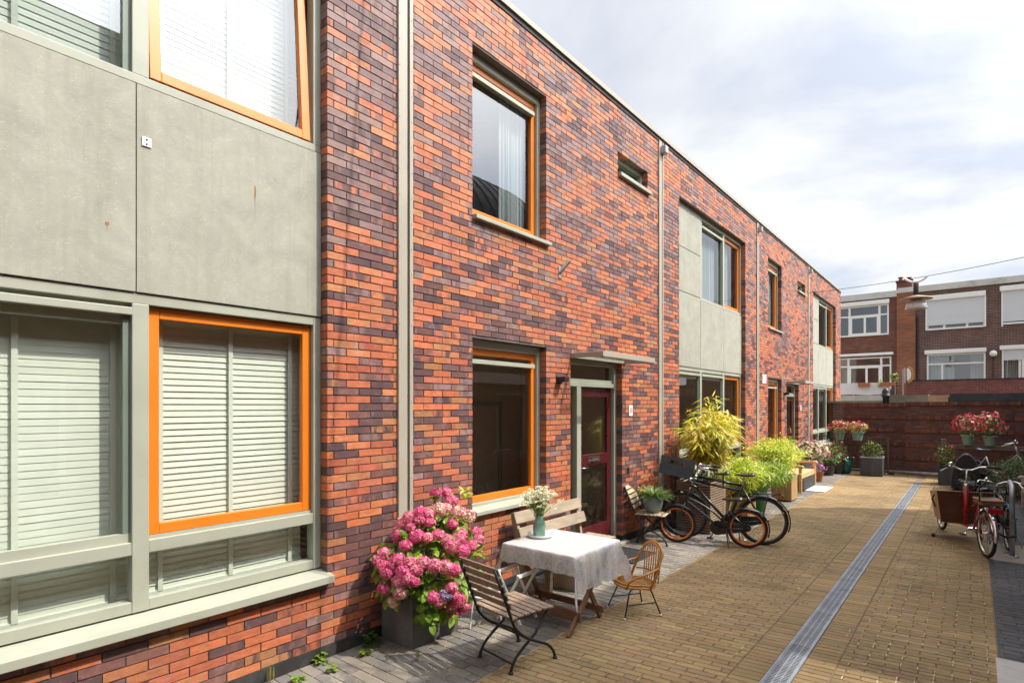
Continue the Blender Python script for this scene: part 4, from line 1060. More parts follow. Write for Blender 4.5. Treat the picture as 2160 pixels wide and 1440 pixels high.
# table
root = thing('folding_table', 'square brown wooden folding table with crossed legs', 'table', (0.96, 4.84, 0)); org = (0.96, 4.84, 0)
s = MB()
for k in range(8): s.box(0.55, 1.37, 4.44+k*0.102, 4.44+k*0.102+0.094, 0.702, 0.725)
s.build('table_top', brownw, root, org, bevel=0.003)
for x in (0.66, 1.36):
    for (ya, yb) in ((4.36, 5.14), (5.00, 4.54)):
        xx = x if ya < 4.8 else x-0.035
        s = MB(); s.bar((xx, ya, 0.0), (xx, yb, 0.70), 0.05, 0.028, (1,0,0)); s.build('leg', brownw, root, org, bevel=0.004)
s = MB(); s.box(0.62, 1.40, 4.50, 4.53, 0.10, 0.20); s.build('stretcher', brownw, root, org, bevel=0.004)
s = MB(); s.box(0.58, 1.42, 4.89, 4.92, 0.09, 0.155); s.build('stretcher', brownw, root, org, bevel=0.004)
# lace cloth
x0, x1, y0, y1, zt = 0.535, 1.385, 4.425, 5.275, 0.731
N = 64; oh = dict(xm=0.20, xp=0.36, ym=0.185, yp=0.22)
us = [x0-oh['xm']+(x1-x0+oh['xm']+oh['xp'])*i/N for i in range(N+1)]
vsn = [y0-oh['ym']+(y1-y0+oh['ym']+oh['yp'])*i/N for i in range(N+1)]
vs = []; cc = []
for i, u in enumerate(us):
    for j, v in enumerate(vsn):
        dx = max(0, u-x1) or min(0, u-x0); dy = max(0, v-y1) or min(0, v-y0)
        ex = dx*0.98; ey = dy*0.98; ax, ay = abs(dx), abs(dy)
        px_, py_ = min(max(u, x0), x1), min(max(v, y0), y1)
        drop = max(ax, ay)+0.75*min(ax, ay)
        scal = (0.009*math.sin(v*55)+0.006*math.sin(v*23+1) if ax > ay else 0.003*math.sin(u*37)) if drop > 0.02 else 0
        rim = drop > 0.02 and (i in (0, N) or j in (0, N))
        fold = 0.014*math.sin((v if ax > ay else u)*21+1.1)*min(1, drop/0.15)+0.010*math.sin((v if ax > ay else u)*43)*min(1, drop/0.2)
        m = min(ax, ay)
        ox = math.copysign(0.006+0.05*drop+fold+0.30*m, dx) if ax > 1e-6 else 0
        oy = math.copysign(0.006+0.05*drop+fold+0.30*m, dy) if ay > 1e-6 else 0
        sag = 0.02*math.sin(math.pi*(u-x0)/(x1-x0)) if (dy < 0 and ax < 1e-6) else 0
        vs.append((px_+ox, py_+oy, zt-max(0, drop-0.004)+(scal if rim else 0)+0.0012*math.sin(u*40)*math.sin(v*33)+sag*drop*2))
        cc.append((1,1,1,1) if drop < 0.012 else (0,0,0,1))
me = bpy.data.meshes.new('tablecloth')
me.from_pydata([(a-0.96, b-4.84, c-0.73) for a, b, c in vs], [], [(i*(N+1)+j, (i+1)*(N+1)+j, (i+1)*(N+1)+j+1, i*(N+1)+j+1) for i in range(N) for j in range(N)])
me.polygons.foreach_set('use_smooth', [True]*len(me.polygons))
at = me.color_attributes.new('Col', 'FLOAT_COLOR', 'POINT'); at.data.foreach_set('color', np.array(cc, dtype=np.float32).ravel())
me.materials.append(lace_mat('white_lace'))
cl = bpy.data.objects.new('tablecloth', me); COL.objects.link(cl); cl.location = (0.96, 4.84, 0.73)
tag(cl, 'white lace tablecloth hanging over the square folding table', 'tablecloth')
# plate, vase
ceram = M('pale_ceramic', (0.68,0.74,0.72), 0.18, var=0.04, bump=0.0, spec=0.6)
s = MB(); s.lathe([(0.09,0.0),(0.125,0.006),(0.135,0.034),(0.130,0.034),(0.118,0.011),(0.0,0.010)], (0,0,0), 32)
tag(s.build('saucer', ceram, None, (0,0,0), smooth=True), 'pale round dish under the green vase', 'dish').location = (0.672, 4.87, 0.733)
s = MB(); s.lathe([(0.055,0.0),(0.066,0.006),(0.068,0.11),(0.062,0.15),(0.045,0.172),(0.044,0.20),(0.050,0.212),(0.044,0.210),(0.038,0.19),(0.05,0.15),(0.0,0.145)], (0,0,0), 28)
tag(s.build('vase', M('green_glaze', (0.13,0.26,0.19), 0.12, var=0.12, scale=5, bump=0.0, spec=0.7, coat=0.4), None, smooth=True), 'small green glazed vase holding white flowers', 'vase').location = (0.652, 4.88, 0.744)

# bench under the window
root = thing('garden_bench', 'weathered plank bench standing under the ground floor window', 'bench', (0.42, 5.7, 0)); org = (0.42, 5.7, 0)
for z, x in ((0.83, 0.165), (0.66, 0.235)):
    s = MB(); d = Vector((-0.32, 0, 0.947)); c = Vector((x, 0, z))
    s.bar(c+Vector((0,5.06,0)), c+Vector((0,6.45,0)), 0.135, 0.035, Vector((0.947,0,0.32)).normalized()); s.build('back_plank', greyw, root, org, bevel=0.006)
for x in (0.36, 0.50, 0.64):
    s = MB(); s.box(x-0.065, x+0.065, 5.05, 6.45, 0.425, 0.46); s.build('seat_plank', greyw, root, org, bevel=0.006)
for y in (5.12, 6.38):
    s = MB(); s.bar((0.30, y, 0.0), (0.115, y, 0.88), 0.05, 0.07, (1,0,0)); s.build('back_post', greyw, root, org, bevel=0.004)
    s = MB(); s.box(0.57, 0.64, y-0.03, y+0.03, 0.0, 0.42); s.build('leg', greyw, root, org, bevel=0.004)
    s = MB(); s.box(0.28, 0.66, y-0.028, y+0.028, 0.33, 0.42); s.build('seat_bearer', greyw, root, org, bevel=0.004)
# beige storage crate seen through the lace
s = MB(); s.box(-0.18, 0.18, -0.24, 0.24, 0.0, 0.30); s.box(-0.165, 0.165, -0.225, 0.225, 0.30, 0.33)
tag(s.build('storage_box', M('beige_board', (0.40,0.34,0.24), 0.8, var=0.15, bump=0.2), None, bevel=0.006), 'low beige box on the paving beneath the bench edge', 'box').location = (0.60, 5.72, 0.0)
# white wire plant stand
root = thing('plant_stand', 'small white metal stand with crossed struts beside the weathered chair', 'plant stand', (0.55, 4.12, 0)); org = (0.55, 4.12, 0)
s = MB(); s.tube([(0.55+0.15*math.cos(a), 4.12+0.15*math.sin(a), 0.30) for a in [2*math.pi*i/28 for i in range(28)]], 0.013, 8, closed=True); s.build('ring', MT['white'], root, org, smooth=True)
for k in range(3):
    a = 0.4+2*math.pi*k/3; s = MB(); s.tube([(0.55+0.14*math.cos(a), 4.12+0.14*math.sin(a), 0.295), (0.55+0.18*math.cos(a), 4.12+0.18*math.sin(a), 0.006)], 0.008, 6); s.build('leg', MT['white'], root, org)
root = thing('folded_stool', 'white folding stool with crossed legs under the table edge', 'stool', (0.72, 4.42, 0)); org = (0.72, 4.42, 0)
for yy in (4.30, 4.56):
    s = MB(); s.bar((0.56, yy, 0.0), (0.84, yy, 0.47), 0.028, 0.014, (0,1,0)); s.build('leg', MT['white'], root, org)
    s = MB(); s.bar((0.84, yy+0.016, 0.0), (0.56, yy+0.016, 0.47), 0.028, 0.014, (0,1,0)); s.build('leg', MT['white'], root, org)
s = MB(); s.box(0.55, 0.585, 4.28, 4.60, 0.46, 0.485); s.build('seat_rail', MT['white'], root, org)
s = MB(); s.box(0.82, 0.855, 4.28, 4.60, 0.46, 0.485); s.build('seat_rail', MT['white'], root, org)

# rattan child's chair
rat = M('honey_rattan', (0.46, 0.21, 0.042), 0.45, var=0.25, scale=18, bump=0.2)
root = thing('rattan_armchair', 'small honey coloured rattan armchair on black metal legs', 'chair', (1.53, 5.34, 0), math.radians(236))
def sv(t, r=0.215): return (r*math.cos(t), r*math.sin(t))
SZ = 0.29
s = MB()
loop = [(0.20*math.cos(t), 0.205*math.sin(t), SZ+(0.012 if math.cos(t) > 0 else 0)) for t in [2*math.pi*i/32 for i in range(32)]]
s.tube(loop, 0.013, 8, closed=True); s.tube([(x*0.93, y*0.93, z+0.024) for x, y, z in loop], 0.011, 8, closed=True)
for k in range(9):
    yy = -0.16+k*0.04; xx = math.sqrt(max(0.0, 0.04-yy*yy*0.95)); s.tube([(-xx, yy, SZ+0.026), (0, yy, SZ+0.012), (xx, yy, SZ+0.026)], 0.0065, 6)
s.tube([(-0.03, -0.2, SZ), (-0.03, 0.2, SZ)], 0.009, 6)
s.build('seat', rat, root, smooth=True)
s = MB()
back = [(-0.06, -0.205, SZ), (-0.13, -0.215, SZ+0.14), (-0.185, -0.20, SZ+0.28)]
top = [(-0.20-0.035*math.sin(a), -0.195*math.cos(a), SZ+0.28+0.135*math.sin(a)) for a in [math.pi*i/14 for i in range(15)]]
bk = back+top[1:-1]+[(x, -y, z) for x, y, z in back[::-1]]
s.tube(bk, 0.013, 8); s.tube([(x+0.016, y*0.90, z-0.012) for x, y, z in bk[1:-1]], 0.009, 8)
for k in range(8):
    yy = -0.147+k*0.042; zt_ = SZ+0.28+0.135*math.sqrt(max(0.02, 1-(yy/0.195)**2)); s.tube([(-0.185, yy*0.95, SZ+0.02), (-0.20, yy, SZ+0.16), (-0.205-0.02*(1-(yy/0.2)**2), yy, zt_-0.006)], 0.0065, 6)
s.tube([(-0.14, -0.21, SZ+0.10), (-0.20, -0.12, SZ+0.11), (-0.21, 0, SZ+0.115), (-0.20, 0.12, SZ+0.11), (-0.14, 0.21, SZ+0.10)], 0.008, 6)
s.build('backrest', rat, root, smooth=True)
for sg in (-1, 1):
    s = MB(); s.tube([(-0.155, sg*0.21, SZ+0.20), (0.0, sg*0.25, SZ+0.165), (0.13, sg*0.235, SZ+0.13), (0.175, sg*0.19, SZ+0.07), (0.165, sg*0.13, SZ+0.0)], 0.012, 8); s.build('armrest', rat, root, smooth=True)
wt = MT['white']
for (lx_, ly_) in ((0.11, 0.10), (0.11, -0.10), (-0.10, 0.10), (-0.10, -0.10)):
    s = MB(); s.tube([(lx_*0.3, ly_, SZ-0.016), (lx_*0.9, ly_*1.1, SZ-0.02), (lx_*1.2, ly_*1.25, SZ-0.05), (lx_*1.9, ly_*1.85, 0.02)], 0.0075, 8, 0)
    lg = s.build('leg', ironm, root, smooth=True)
    s = MB(); s.ball((lx_*1.92, ly_*1.87, 0.014), 0.014, 8); s.build('foot_cap', wt, lg)
s = MB(); s.tube([(-0.155, 0.15, 0.13), (0.165, 0.15, 0.13)], 0.006, 6); s.build('stretcher', ironm, root)
s = MB(); s.tube([(-0.155, -0.15, 0.13), (0.165, -0.15, 0.13)], 0.006, 6); s.build('stretcher', ironm, root)

# doormat
s = MB()
for i in range(17):
    for j in range(11):
        cx, cy = 0.02+i*0.036, 0.02+j*0.058+(0.029 if i % 2 else 0)
        pts = [(cx+0.0215*math.cos(a), cy+0.031*math.sin(a), 0.012) for a in [math.pi*k/3 for k in range(6)]]
        s.tube(pts, 0.0055, 4, closed=True)
s.box(-0.01, 0.0, -0.02, 0.68, 0.003, 0.02); s.box(0.61, 0.62, -0.02, 0.68, 0.003, 0.02); s.box(0.0, 0.61, -0.02, -0.01, 0.003, 0.02); s.box(0.0, 0.61, 0.67, 0.68, 0.003, 0.02)
tag(s.build('doormat', MT['black'], None), 'black honeycomb rubber doormat before the red door', 'doormat').location = (0.08, 6.95, 0.0)
# granite step
s = MB(); s.box(0.012, 0.10, 6.42, 8.0, 0.0, 0.035); tag(s.build('doorstep', M('stone_step', (0.40,0.36,0.30), 0.85, bump=0.3), bevel=0.004), 'narrow pale stone doorstep under the red glazed door', 'step')

# planters
slate = M('slate_planter', (0.115,0.112,0.11), 0.75, var=0.25, scale=5, bump=0.25, dirt=(0.17,0.165,0.16))
soil = M('soil', (0.03,0.022,0.016), 1.0, var=0.4, scale=25, bump=0.8)
def trough(name, label, x0, x1, y0, y1, h, mat, rim=0.03, group=None, loc_z=0.0, slats=0):
    org = ((x0+x1)/2, (y0+y1)/2, loc_z); root = thing(name, label, 'planter', org, group=group)
    s = MB()
    s.box(x0, x0+rim, y0, y1, 0, h); s.box(x1-rim, x1, y0, y1, 0, h); s.box(x0+rim, x1-rim, y0, y0+rim, 0, h); s.box(x0+rim, x1-rim, y1-rim, y1, 0, h)
    s.box(x0+rim, x1-rim, y0+rim, y1-rim, 0.0, 0.03)
    s.build('tub', mat, root, org, bevel=0.005)
    s = MB(); s.box(x0+rim, x1-rim, y0+rim, y1-rim, 0.03, h-0.04); s.build('soil', soil, root, org)
    return root
trough('planter', 'square dark slate planter holding the pink hydrangea', 0.03, 0.45, 3.29, 3.86, 0.44, slate)
# slatted dark wood planter, pale slats on its sunny side
root = thing('planter', 'dark planter clad in horizontal wooden slats behind the black bicycles', 'planter', (0.59, 9.67, 0)); org = (0.59, 9.67, 0)
sl = M('thermo_wood_slat', (0.30, 0.215, 0.14), 0.7, var=0.25, scale=6, bump=0.2)
s = MB(); s.box(0.32, 0.86, 9.33, 10.03, 0.02, 0.80); s.build('liner', MT['black'], root, org)
s = MB(); k = 0
while 0.02+k*0.042 < 0.83:
    z = 0.02+k*0.042; s.box(0.298, 0.882, 9.31, 9.33, z, z+0.024); s.box(0.86, 0.882, 9.33, 10.05, z, z+0.024); s.box(0.298, 0.32, 9.33, 10.05, z, z+0.024); s.box(0.32, 0.86, 10.03, 10.05, z, z+0.024); k += 1
s.build('slat_cladding', sl, root, org)
s = MB(); s.box(0.32, 0.86, 9.33, 10.03, 0.80, 0.805); s.build('soil', soil, root, org)
larch = M('larch_board', (0.42, 0.275, 0.12), 0.65, var=0.3, scale=3, stretch=(9,9,0.7), bump=0.3)
def board_planter(label, x0, x1, y0, y1, h):
    org = ((x0+x1)/2, (y0+y1)/2, 0); root = thing('planter', label, 'planter', org, group='pale wooden board planters')
    s = MB(); n = 6
    for k in range(n):
        for (a, b, c, d) in ((x0+(x1-x0)*k/n+0.002, x0+(x1-x0)*(k+1)/n-0.002, y0, y0+0.02), (x0+(x1-x0)*k/n+0.002, x0+(x1-x0)*(k+1)/n-0.002, y1-0.02, y1), (x0, x0+0.02, y0+0.02+(y1-y0-0.04)*k/n+0.002, y0+0.02+(y1-y0-0.04)*(k+1)/n-0.002), (x1-0.02, x1, y0+0.02+(y1-y0-0.04)*k/n+0.002, y0+0.02+(y1-y0-0.04)*(k+1)/n-0.002)):
            s.box(a, b, c, d, 0.03, h-R.uniform(0, 0.008))
    s.build('board_sides', larch, root, org, bevel=0.003)
    s = MB(); s.box(x0+0.022, x1-0.022, y0+0.022, y1-0.022, 0.0, h-0.06); s.build('soil', soil, root, org)
    return root
board_planter('tall pale wooden planter at the paving edge beside the light bench', 0.72, 1.14, 13.55, 14.10, 0.58)
board_planter('low pale wooden planter behind the bicycle wheel', 0.62, 1.02, 10.85, 11.35, 0.42)
gp = M('bright_green_plastic', (0.02,0.30,0.04), 0.35, var=0.08, bump=0.0)
root = thing('planter', 'bright green plastic tub among the bamboo', 'planter', (0.80, 12.0, 0)); org = (0.80, 12.0, 0)
s = MB(); s.lathe([(0.20,0.0),(0.26,0.50),(0.275,0.50),(0.275,0.53),(0.25,0.53),(0.24,0.45),(0.0,0.44)], (0.80, 12.0, 0), 26); s.build('tub', gp, root, org, smooth=True)
zincp = M('zinc_planter', (0.065,0.072,0.085), 0.5, 0.3, var=0.25, scale=3, stretch=(3,3,0.5), bump=0.08, dirt=(0.16,0.17,0.18))
rz_ = trough('planter', 'square zinc planter with a green shrub beside the wire fence', 1.57, 2.14, 20.05, 20.55, 0.55, zincp, 0.025)
s = MB()
for a in ((1.56, 2.15, 20.04, 20.07), (1.56, 2.15, 20.53, 20.56), (1.56, 1.59, 20.07, 20.53), (2.12, 2.15, 20.07, 20.53)): s.box(*a, 0.545, 0.575)
s.build('rim', MT['galv'], rz_, (1.855, 20.3, 0), bevel=0.006)
trough('planter', 'second zinc planter in shade beside the dark net wheel', 3.50, 4.02, 19.0, 19.45, 0.52, zincp, 0.025)

# light bench by the planters
tk = M('light_teak', (0.60, 0.375, 0.185), 0.55, var=0.15, scale=4, stretch=(3,0.7,3), bump=0.1)
def arm_bench(name, label, loc, rz, L, mat):
    root = thing(name, label, 'bench', loc, rz)
    for y in (0.04, L-0.04):
        s = MB(); s.box(0.42, 0.49, y-0.032, y+0.032, 0, 0.62); s.build('leg', mat, root, bevel=0.005)
        s = MB(); s.box(-0.06, 0.0, y-0.032, y+0.032, 0, 0.86); s.build('leg', mat, root, bevel=0.005)
        s = MB(); s.box(-0.0, 0.42, y-0.025, y+0.025, 0.60, 0.655); s.tube([(0.42, y, 0.63), (0.49, y, 0.635), (0.53, y, 0.61)], [0.036, 0.036, 0.028], 8); s.build('armrest', mat, root, bevel=0.005)
    s = MB()
    for k in range(6): s.box(0.005+k*0.08, 0.072+k*0.08, 0.0, L, 0.42, 0.445)
    s.build('seat', mat, root, bevel=0.004)
    s = MB(); s.box(0.44, 0.47, 0.07, L-0.07, 0.33, 0.415); s.build('apron', mat, root, bevel=0.004)
    s = MB(); s.box(-0.055, -0.01, 0.07, L-0.07, 0.80, 0.87); s.box(-0.055, -0.01, 0.07, L-0.07, 0.50, 0.55)
    y = 0.12
    while y < L-0.1: s.box(-0.045, -0.02, y, y+0.045, 0.55, 0.80); y += 0.1
    s.build('backrest', mat, root, bevel=0.004)
    return root
arm_bench('garden_bench', 'light new wooden garden bench with curved arms beyond the bamboo', (0.52, 15.1, 0), 0.0, 1.65, tk)
gw = M('grey_bench_wood', (0.36,0.31,0.25), 0.8, var=0.2, scale=4, stretch=(3,0.7,3), bump=0.3)
arm_bench('garden_bench', 'grey weathered garden bench beside the bent steel rack', (5.50, 15.9, 0), math.pi, 1.5, gw)
s = MB(); s.box(0.66, 1.0, 15.35, 16.6, 0.02, 0.30); tag(s.build('storage_box', MT['black'], bevel=0.01), 'black low box under the light wooden bench', 'box')
s = MB()
for k in range(4): s.box(0.92, 1.42, 15.55+k*0.28, 15.82+k*0.28, 0.003, 0.02)
tag(s.build('floor_tiles', M('white_tile', (0.62,0.62,0.62), 0.6, var=0.06), bevel=0.003), 'pale square tile mat on the grey paving before the light bench', 'mat')
# bent steel rack
s = MB(); s.tube([(4.66, 10.62, 0)]+[(4.66, 10.62, 0.82)]+arc((4.66, 10.62, 0.86), (4.66, 10.66, 0.98), (4.66, 10.82, 0.99))+[(4.66, 11.2, 0.99)]+arc((4.66, 11.25, 0.99), (4.66, 11.38, 0.98), (4.66, 11.42, 0.86))+[(4.66, 11.42, 0)], 0.03, 12)
s.lathe([(0.075,0.0),(0.075,0.012),(0.03,0.014)], (4.66, 10.62, 0), 14)
tag(s.build('bike_rack', MT['galv'], None, smooth=True), 'bent galvanised steel tube rack with a cargo bicycle locked to it', 'bike rack')
# ------------------------------------------------------------------ plants
LF = leaf_mat('leaf', 0.4, 0.35); PETAL = leaf_mat('petal', 0.6, 0.3, (1.0,0.85,0.9)); STEM = M('green_stem', (0.10,0.16,0.03), 0.6, attr=False)
def rdir(up=0.0):
    while True:
        v = Vector((R.uniform(-1,1), R.uniform(-1,1), R.uniform(-1,1)))
        if 0.05 < v.length < 1: break
    v.normalize(); v.z += up; return v.normalized()
def gcol(base, var=0.25):
    g = R.uniform(1-var, 1+var); h = R.uniform(-0.15, 0.15)
    return (base[0]*g*(1+h), base[1]*g, base[2]*g*(1-h), 1)
def fib(n):
    for i in range(n):
        z = 1-2*(i+0.5)/n; r = math.sqrt(max(0, 1-z*z)); a = i*2.399963
        yield Vector((r*math.cos(a), r*math.sin(a), z))
def floret(s, p, n, r, c):
    n = n.normalized(); a = n.cross(Vector((0.3,0.5,0.8)));
    if a.length < 1e-3: a = n.cross(Vector((1,0,0)))
    a.normalize(); b = n.cross(a); th = R.uniform(0, 1.5); ca, sa = math.cos(th), math.sin(th)
    a, b = a*ca+b*sa, b*ca-a*sa
    vs = [p]
    for k in range(4):
        u = (a, b, -a, -b)[k]; w = (b, -a, -b, a)[k]
        vs += [p+u*r*0.55-w*r*0.45+n*r*0.12, p+u*r+n*r*0.28, p+u*r*0.55+w*r*0.45+n*r*0.12]
    s.add(vs, [(0,1+3*k,2+3*k,3+3*k) for k in range(4)], 0, c)
HEADS = [(0.283,3.732,1.294),(0.315,3.84,1.284),(0.402,3.815,1.215),(0.417,3.647,1.16),(0.434,3.723,1.163),(0.465,3.84,1.113),(0.464,3.966,1.057),(0.495,3.739,1.022),(0.385,3.547,1.134),(0.331,3.499,1.147),(0.257,3.43,1.106),(0.349,3.467,1.088),(0.216,3.396,1.053),(0.31,3.408,1.027),(0.414,3.527,1.063),(0.11,3.445,0.966),(0.239,3.324,0.949),(0.413,3.379,0.964),(0.493,3.431,0.955),(0.532,3.522,0.962),(0.602,3.566,0.923),(0.4,3.262,0.903),(0.65,3.568,0.878),(0.588,3.766,0.945),(0.542,4.012,0.908),(0.627,3.692,0.916),(0.631,3.951,0.857),(0.682,3.789,0.846),(0.7,3.667,0.825),(0.222,3.169,0.824),(0.198,3.137,0.769),(0.421,3.165,0.801),(0.39,3.133,0.769),(0.363,3.099,0.704),(0.303,3.105,0.737),(0.523,3.216,0.786),(0.577,3.235,0.735),(0.593,3.287,0.783),(0.657,3.364,0.755),(0.701,3.446,0.733),(0.734,3.525,0.693),(0.47,3.125,0.64),(0.495,3.16,0.726),(0.573,3.202,0.642),(0.537,3.175,0.675),(0.334,3.087,0.567),(0.484,3.141,0.55),(0.38,3.149,0.442),(0.649,3.348,0.487),(0.657,3.418,0.436),(0.726,3.493,0.545),(0.709,3.542,0.46),(0.699,3.456,0.492),(0.687,3.63,0.397),(0.574,3.815,0.263),(0.631,3.588,0.338),(0.524,3.728,0.204)]
root = thing('hydrangea', 'bushy hydrangea with pink flower heads growing from the slate planter', 'flowering plant', (0.24, 3.58, 0.4)); org = (0.24, 3.58, 0.4)
ctr = Vector((0.27, 3.70, 0.62))
st = MB()
for i, h in enumerate(HEADS):
    h = Vector(h); s = MB(); r = R.uniform(0.048, 0.068)
    if i in (3, 5, 6): r = 0.08
    out = (h-ctr).normalized()
    kind = R.random()
    pale = 0.75 if i in (3, 5, 6, 4, 46, 47) else (0.15 if i in (0, 1, 43, 42) else R.uniform(0.08, 0.62))
    for n in fib(120):
        if n.dot(out) < -0.55: continue
        q = h+Vector((n.x, n.y, n.z*0.85))*r*R.uniform(0.86, 1.08)
        hot = (0.78, 0.085, 0.30); deep = (0.56, 0.02, 0.15); pl = (0.88, 0.52, 0.48); cream = (0.86, 0.70, 0.48)
        c = lerp(hot, pl, min(1, max(0, pale+R.uniform(-0.35, 0.35))))
        if R.random() < 0.2: c = lerp(c, deep, 0.6)
        if pale > 0.7 and R.random() < 0.3: c = cream
        if i == 52: c = lerp((0.30, 0.28, 0.52), pl, R.uniform(0, 0.5))
        floret(s, q, (n+rdir()*0.35).normalized(), R.uniform(0.013, 0.017), (*c, 1))
    s.build('flower_head', PETAL, root, org)
    b = Vector((0.22+R.uniform(-0.1,0.1), 3.58+R.uniform(-0.16,0.16), 0.40))
    mid = (b+h)/2+Vector((0,0,0.12)); st.tube(arc(b, mid, h-out*0.03, 5), 0.005, 5)
    for k in range(7):       # leaf collar under every head
        d = (rdir(-0.05)+out*0.55).normalized(); p = h-out*R.uniform(0.02, 0.08)
        st.leaf(p, d, (out+Vector((0,0,0.6))).normalized(), R.uniform(0.07, 0.115), R.uniform(0.05, 0.072), R.uniform(0.1, 0.4), gcol((0.24,0.38,0.035)), 1, seg=3)
for k in range(460):
    v = rdir(0.1); q = ctr+Vector((v.x*0.38, v.y*0.56, v.z*0.40))*R.uniform(0.78, 1.08)
    if q.x < 0.05 or q.z < 0.28: continue
    st.leaf(q, (v+Vector((0,0,-0.35))+rdir()*0.5), (v+Vector((0,0,0.8))).normalized(), R.uniform(0.08, 0.12), R.uniform(0.055, 0.078), R.uniform(0.1, 0.4), gcol(R.choice([(0.20,0.34,0.035),(0.28,0.42,0.04),(0.13,0.24,0.03)])), 1, seg=3)
for k in range(70):
    q = Vector((R.uniform(0.4, 0.62), R.uniform(3.3, 3.75), R.uniform(0.22, 0.55)))
    st.leaf(q, Vector((R.uniform(0,1), R.uniform(-1,1), R.uniform(-1.2,0))), (0.8,-0.5,0.5), R.uniform(0.07, 0.11), 0.065, 0.3, gcol((0.24,0.40,0.04)), 1, seg=3)
for k in range(16):          # young top shoot
    st.leaf((0.41+R.uniform(-0.03,0.03), 4.0+R.uniform(-0.03,0.03), 1.22+R.uniform(0,0.1)), rdir(0.5), (0.5,-0.5,0.7), R.uniform(0.05,0.08), 0.03, 0.2, gcol((0.38,0.42,0.05)), 1, seg=3)
st.build('foliage', [STEM, LF], root, org)

# white umbels in the vase
root = thing('bouquet', 'loose bunch of small white flowers standing in the green vase', 'flowers', (0.652, 4.88, 0.93)); org = (0.652, 4.88, 0.93)
s = MB(); fl = MB(); base = Vector((0.652, 4.88, 0.90))
for i in range(64):
    d = Vector((R.gauss(0,0.42), R.gauss(0,0.42), 1)); tip = base+d.normalized()*R.uniform(0.24, 0.36); tip.z = max(tip.z, 1.03)
    s.tube(arc(base+Vector((R.uniform(-.02,.02),R.uniform(-.02,.02),0)), (base+tip)/2+Vector((0,0,0.05)), tip, 4), 0.0022, 4)
    for k in range(34):
        q = tip+Vector((R.gauss(0,0.019), R.gauss(0,0.019), R.gauss(0,0.006)))
        floret(fl, q, rdir(1.2), R.uniform(0.006, 0.0105), (0.80, 0.80, 0.62, 1) if R.random() < 0.8 else (0.66,0.66,0.28,1))
    for k in range(5):
        q = base+(tip-base)*R.uniform(0.3, 0.9); s.leaf(q, rdir(0.5), (0,0,1), R.uniform(0.03,0.06), 0.008, 0.2, gcol((0.24,0.36,0.05)), 1)
s.build('stems', [STEM, LF], root, org); fl.build('blossoms', PETAL, root, org)

def blades(s, o, n, L, w, spread, col, lift=0.9, bend=0.55, seg=3):
    for i in range(n):
        a = R.uniform(0, 2*math.pi); r = R.uniform(0, spread)
        d = Vector((math.cos(a)*R.uniform(0.2,1), math.sin(a)*R.uniform(0.2,1), lift*R.uniform(0.5,1.2)))
        p = Vector(o)+Vector((math.cos(a)*r, math.sin(a)*r, 0))
        s.leaf(p, d, (d.x*-1, d.y*-1, 1.2), L*R.uniform(0.6,1.1), w*R.uniform(0.7,1.2), bend*R.uniform(0.6,1.3), gcol(col), 0, seg=seg)
# pot plant on the pale chair
potg = M('blue_grey_glaze', (0.20,0.26,0.28), 0.3, var=0.12, bump=0.03, spec=0.6)
PX = (0.36, 8.27, 0.46)
s = MB(); s.lathe([(0.09,0.0),(0.125,0.05),(0.15,0.13),(0.152,0.19),(0.138,0.245),(0.128,0.245),(0.138,0.19),(0.0,0.21)], (0,0,0), 30)
tag(s.build('flower_pot', potg, smooth=True), 'round blue grey glazed pot on the pale folding chair', 'pot').location = PX
root = thing('potted_plant', 'bushy strap-leaved green plant in the blue grey pot', 'plant', (PX[0], PX[1], PX[2]+0.21))
s = MB(); blades(s, (0,0,0), 260, 0.27, 0.016, 0.10, (0.17,0.26,0.09), 0.85, 0.62); blades(s, (0,0,0.02), 90, 0.22, 0.013, 0.07, (0.27,0.37,0.15), 1.2, 0.5); s.build('foliage', LF, root)
s = MB()
for k in range(16): floret(s, Vector((R.uniform(-0.22,-0.05), R.uniform(-0.22,-0.05), R.uniform(0.10,0.19))), rdir(1), 0.02, (0.75,0.42,0.02,1))
s.build('yellow_flowers', PETAL, root)

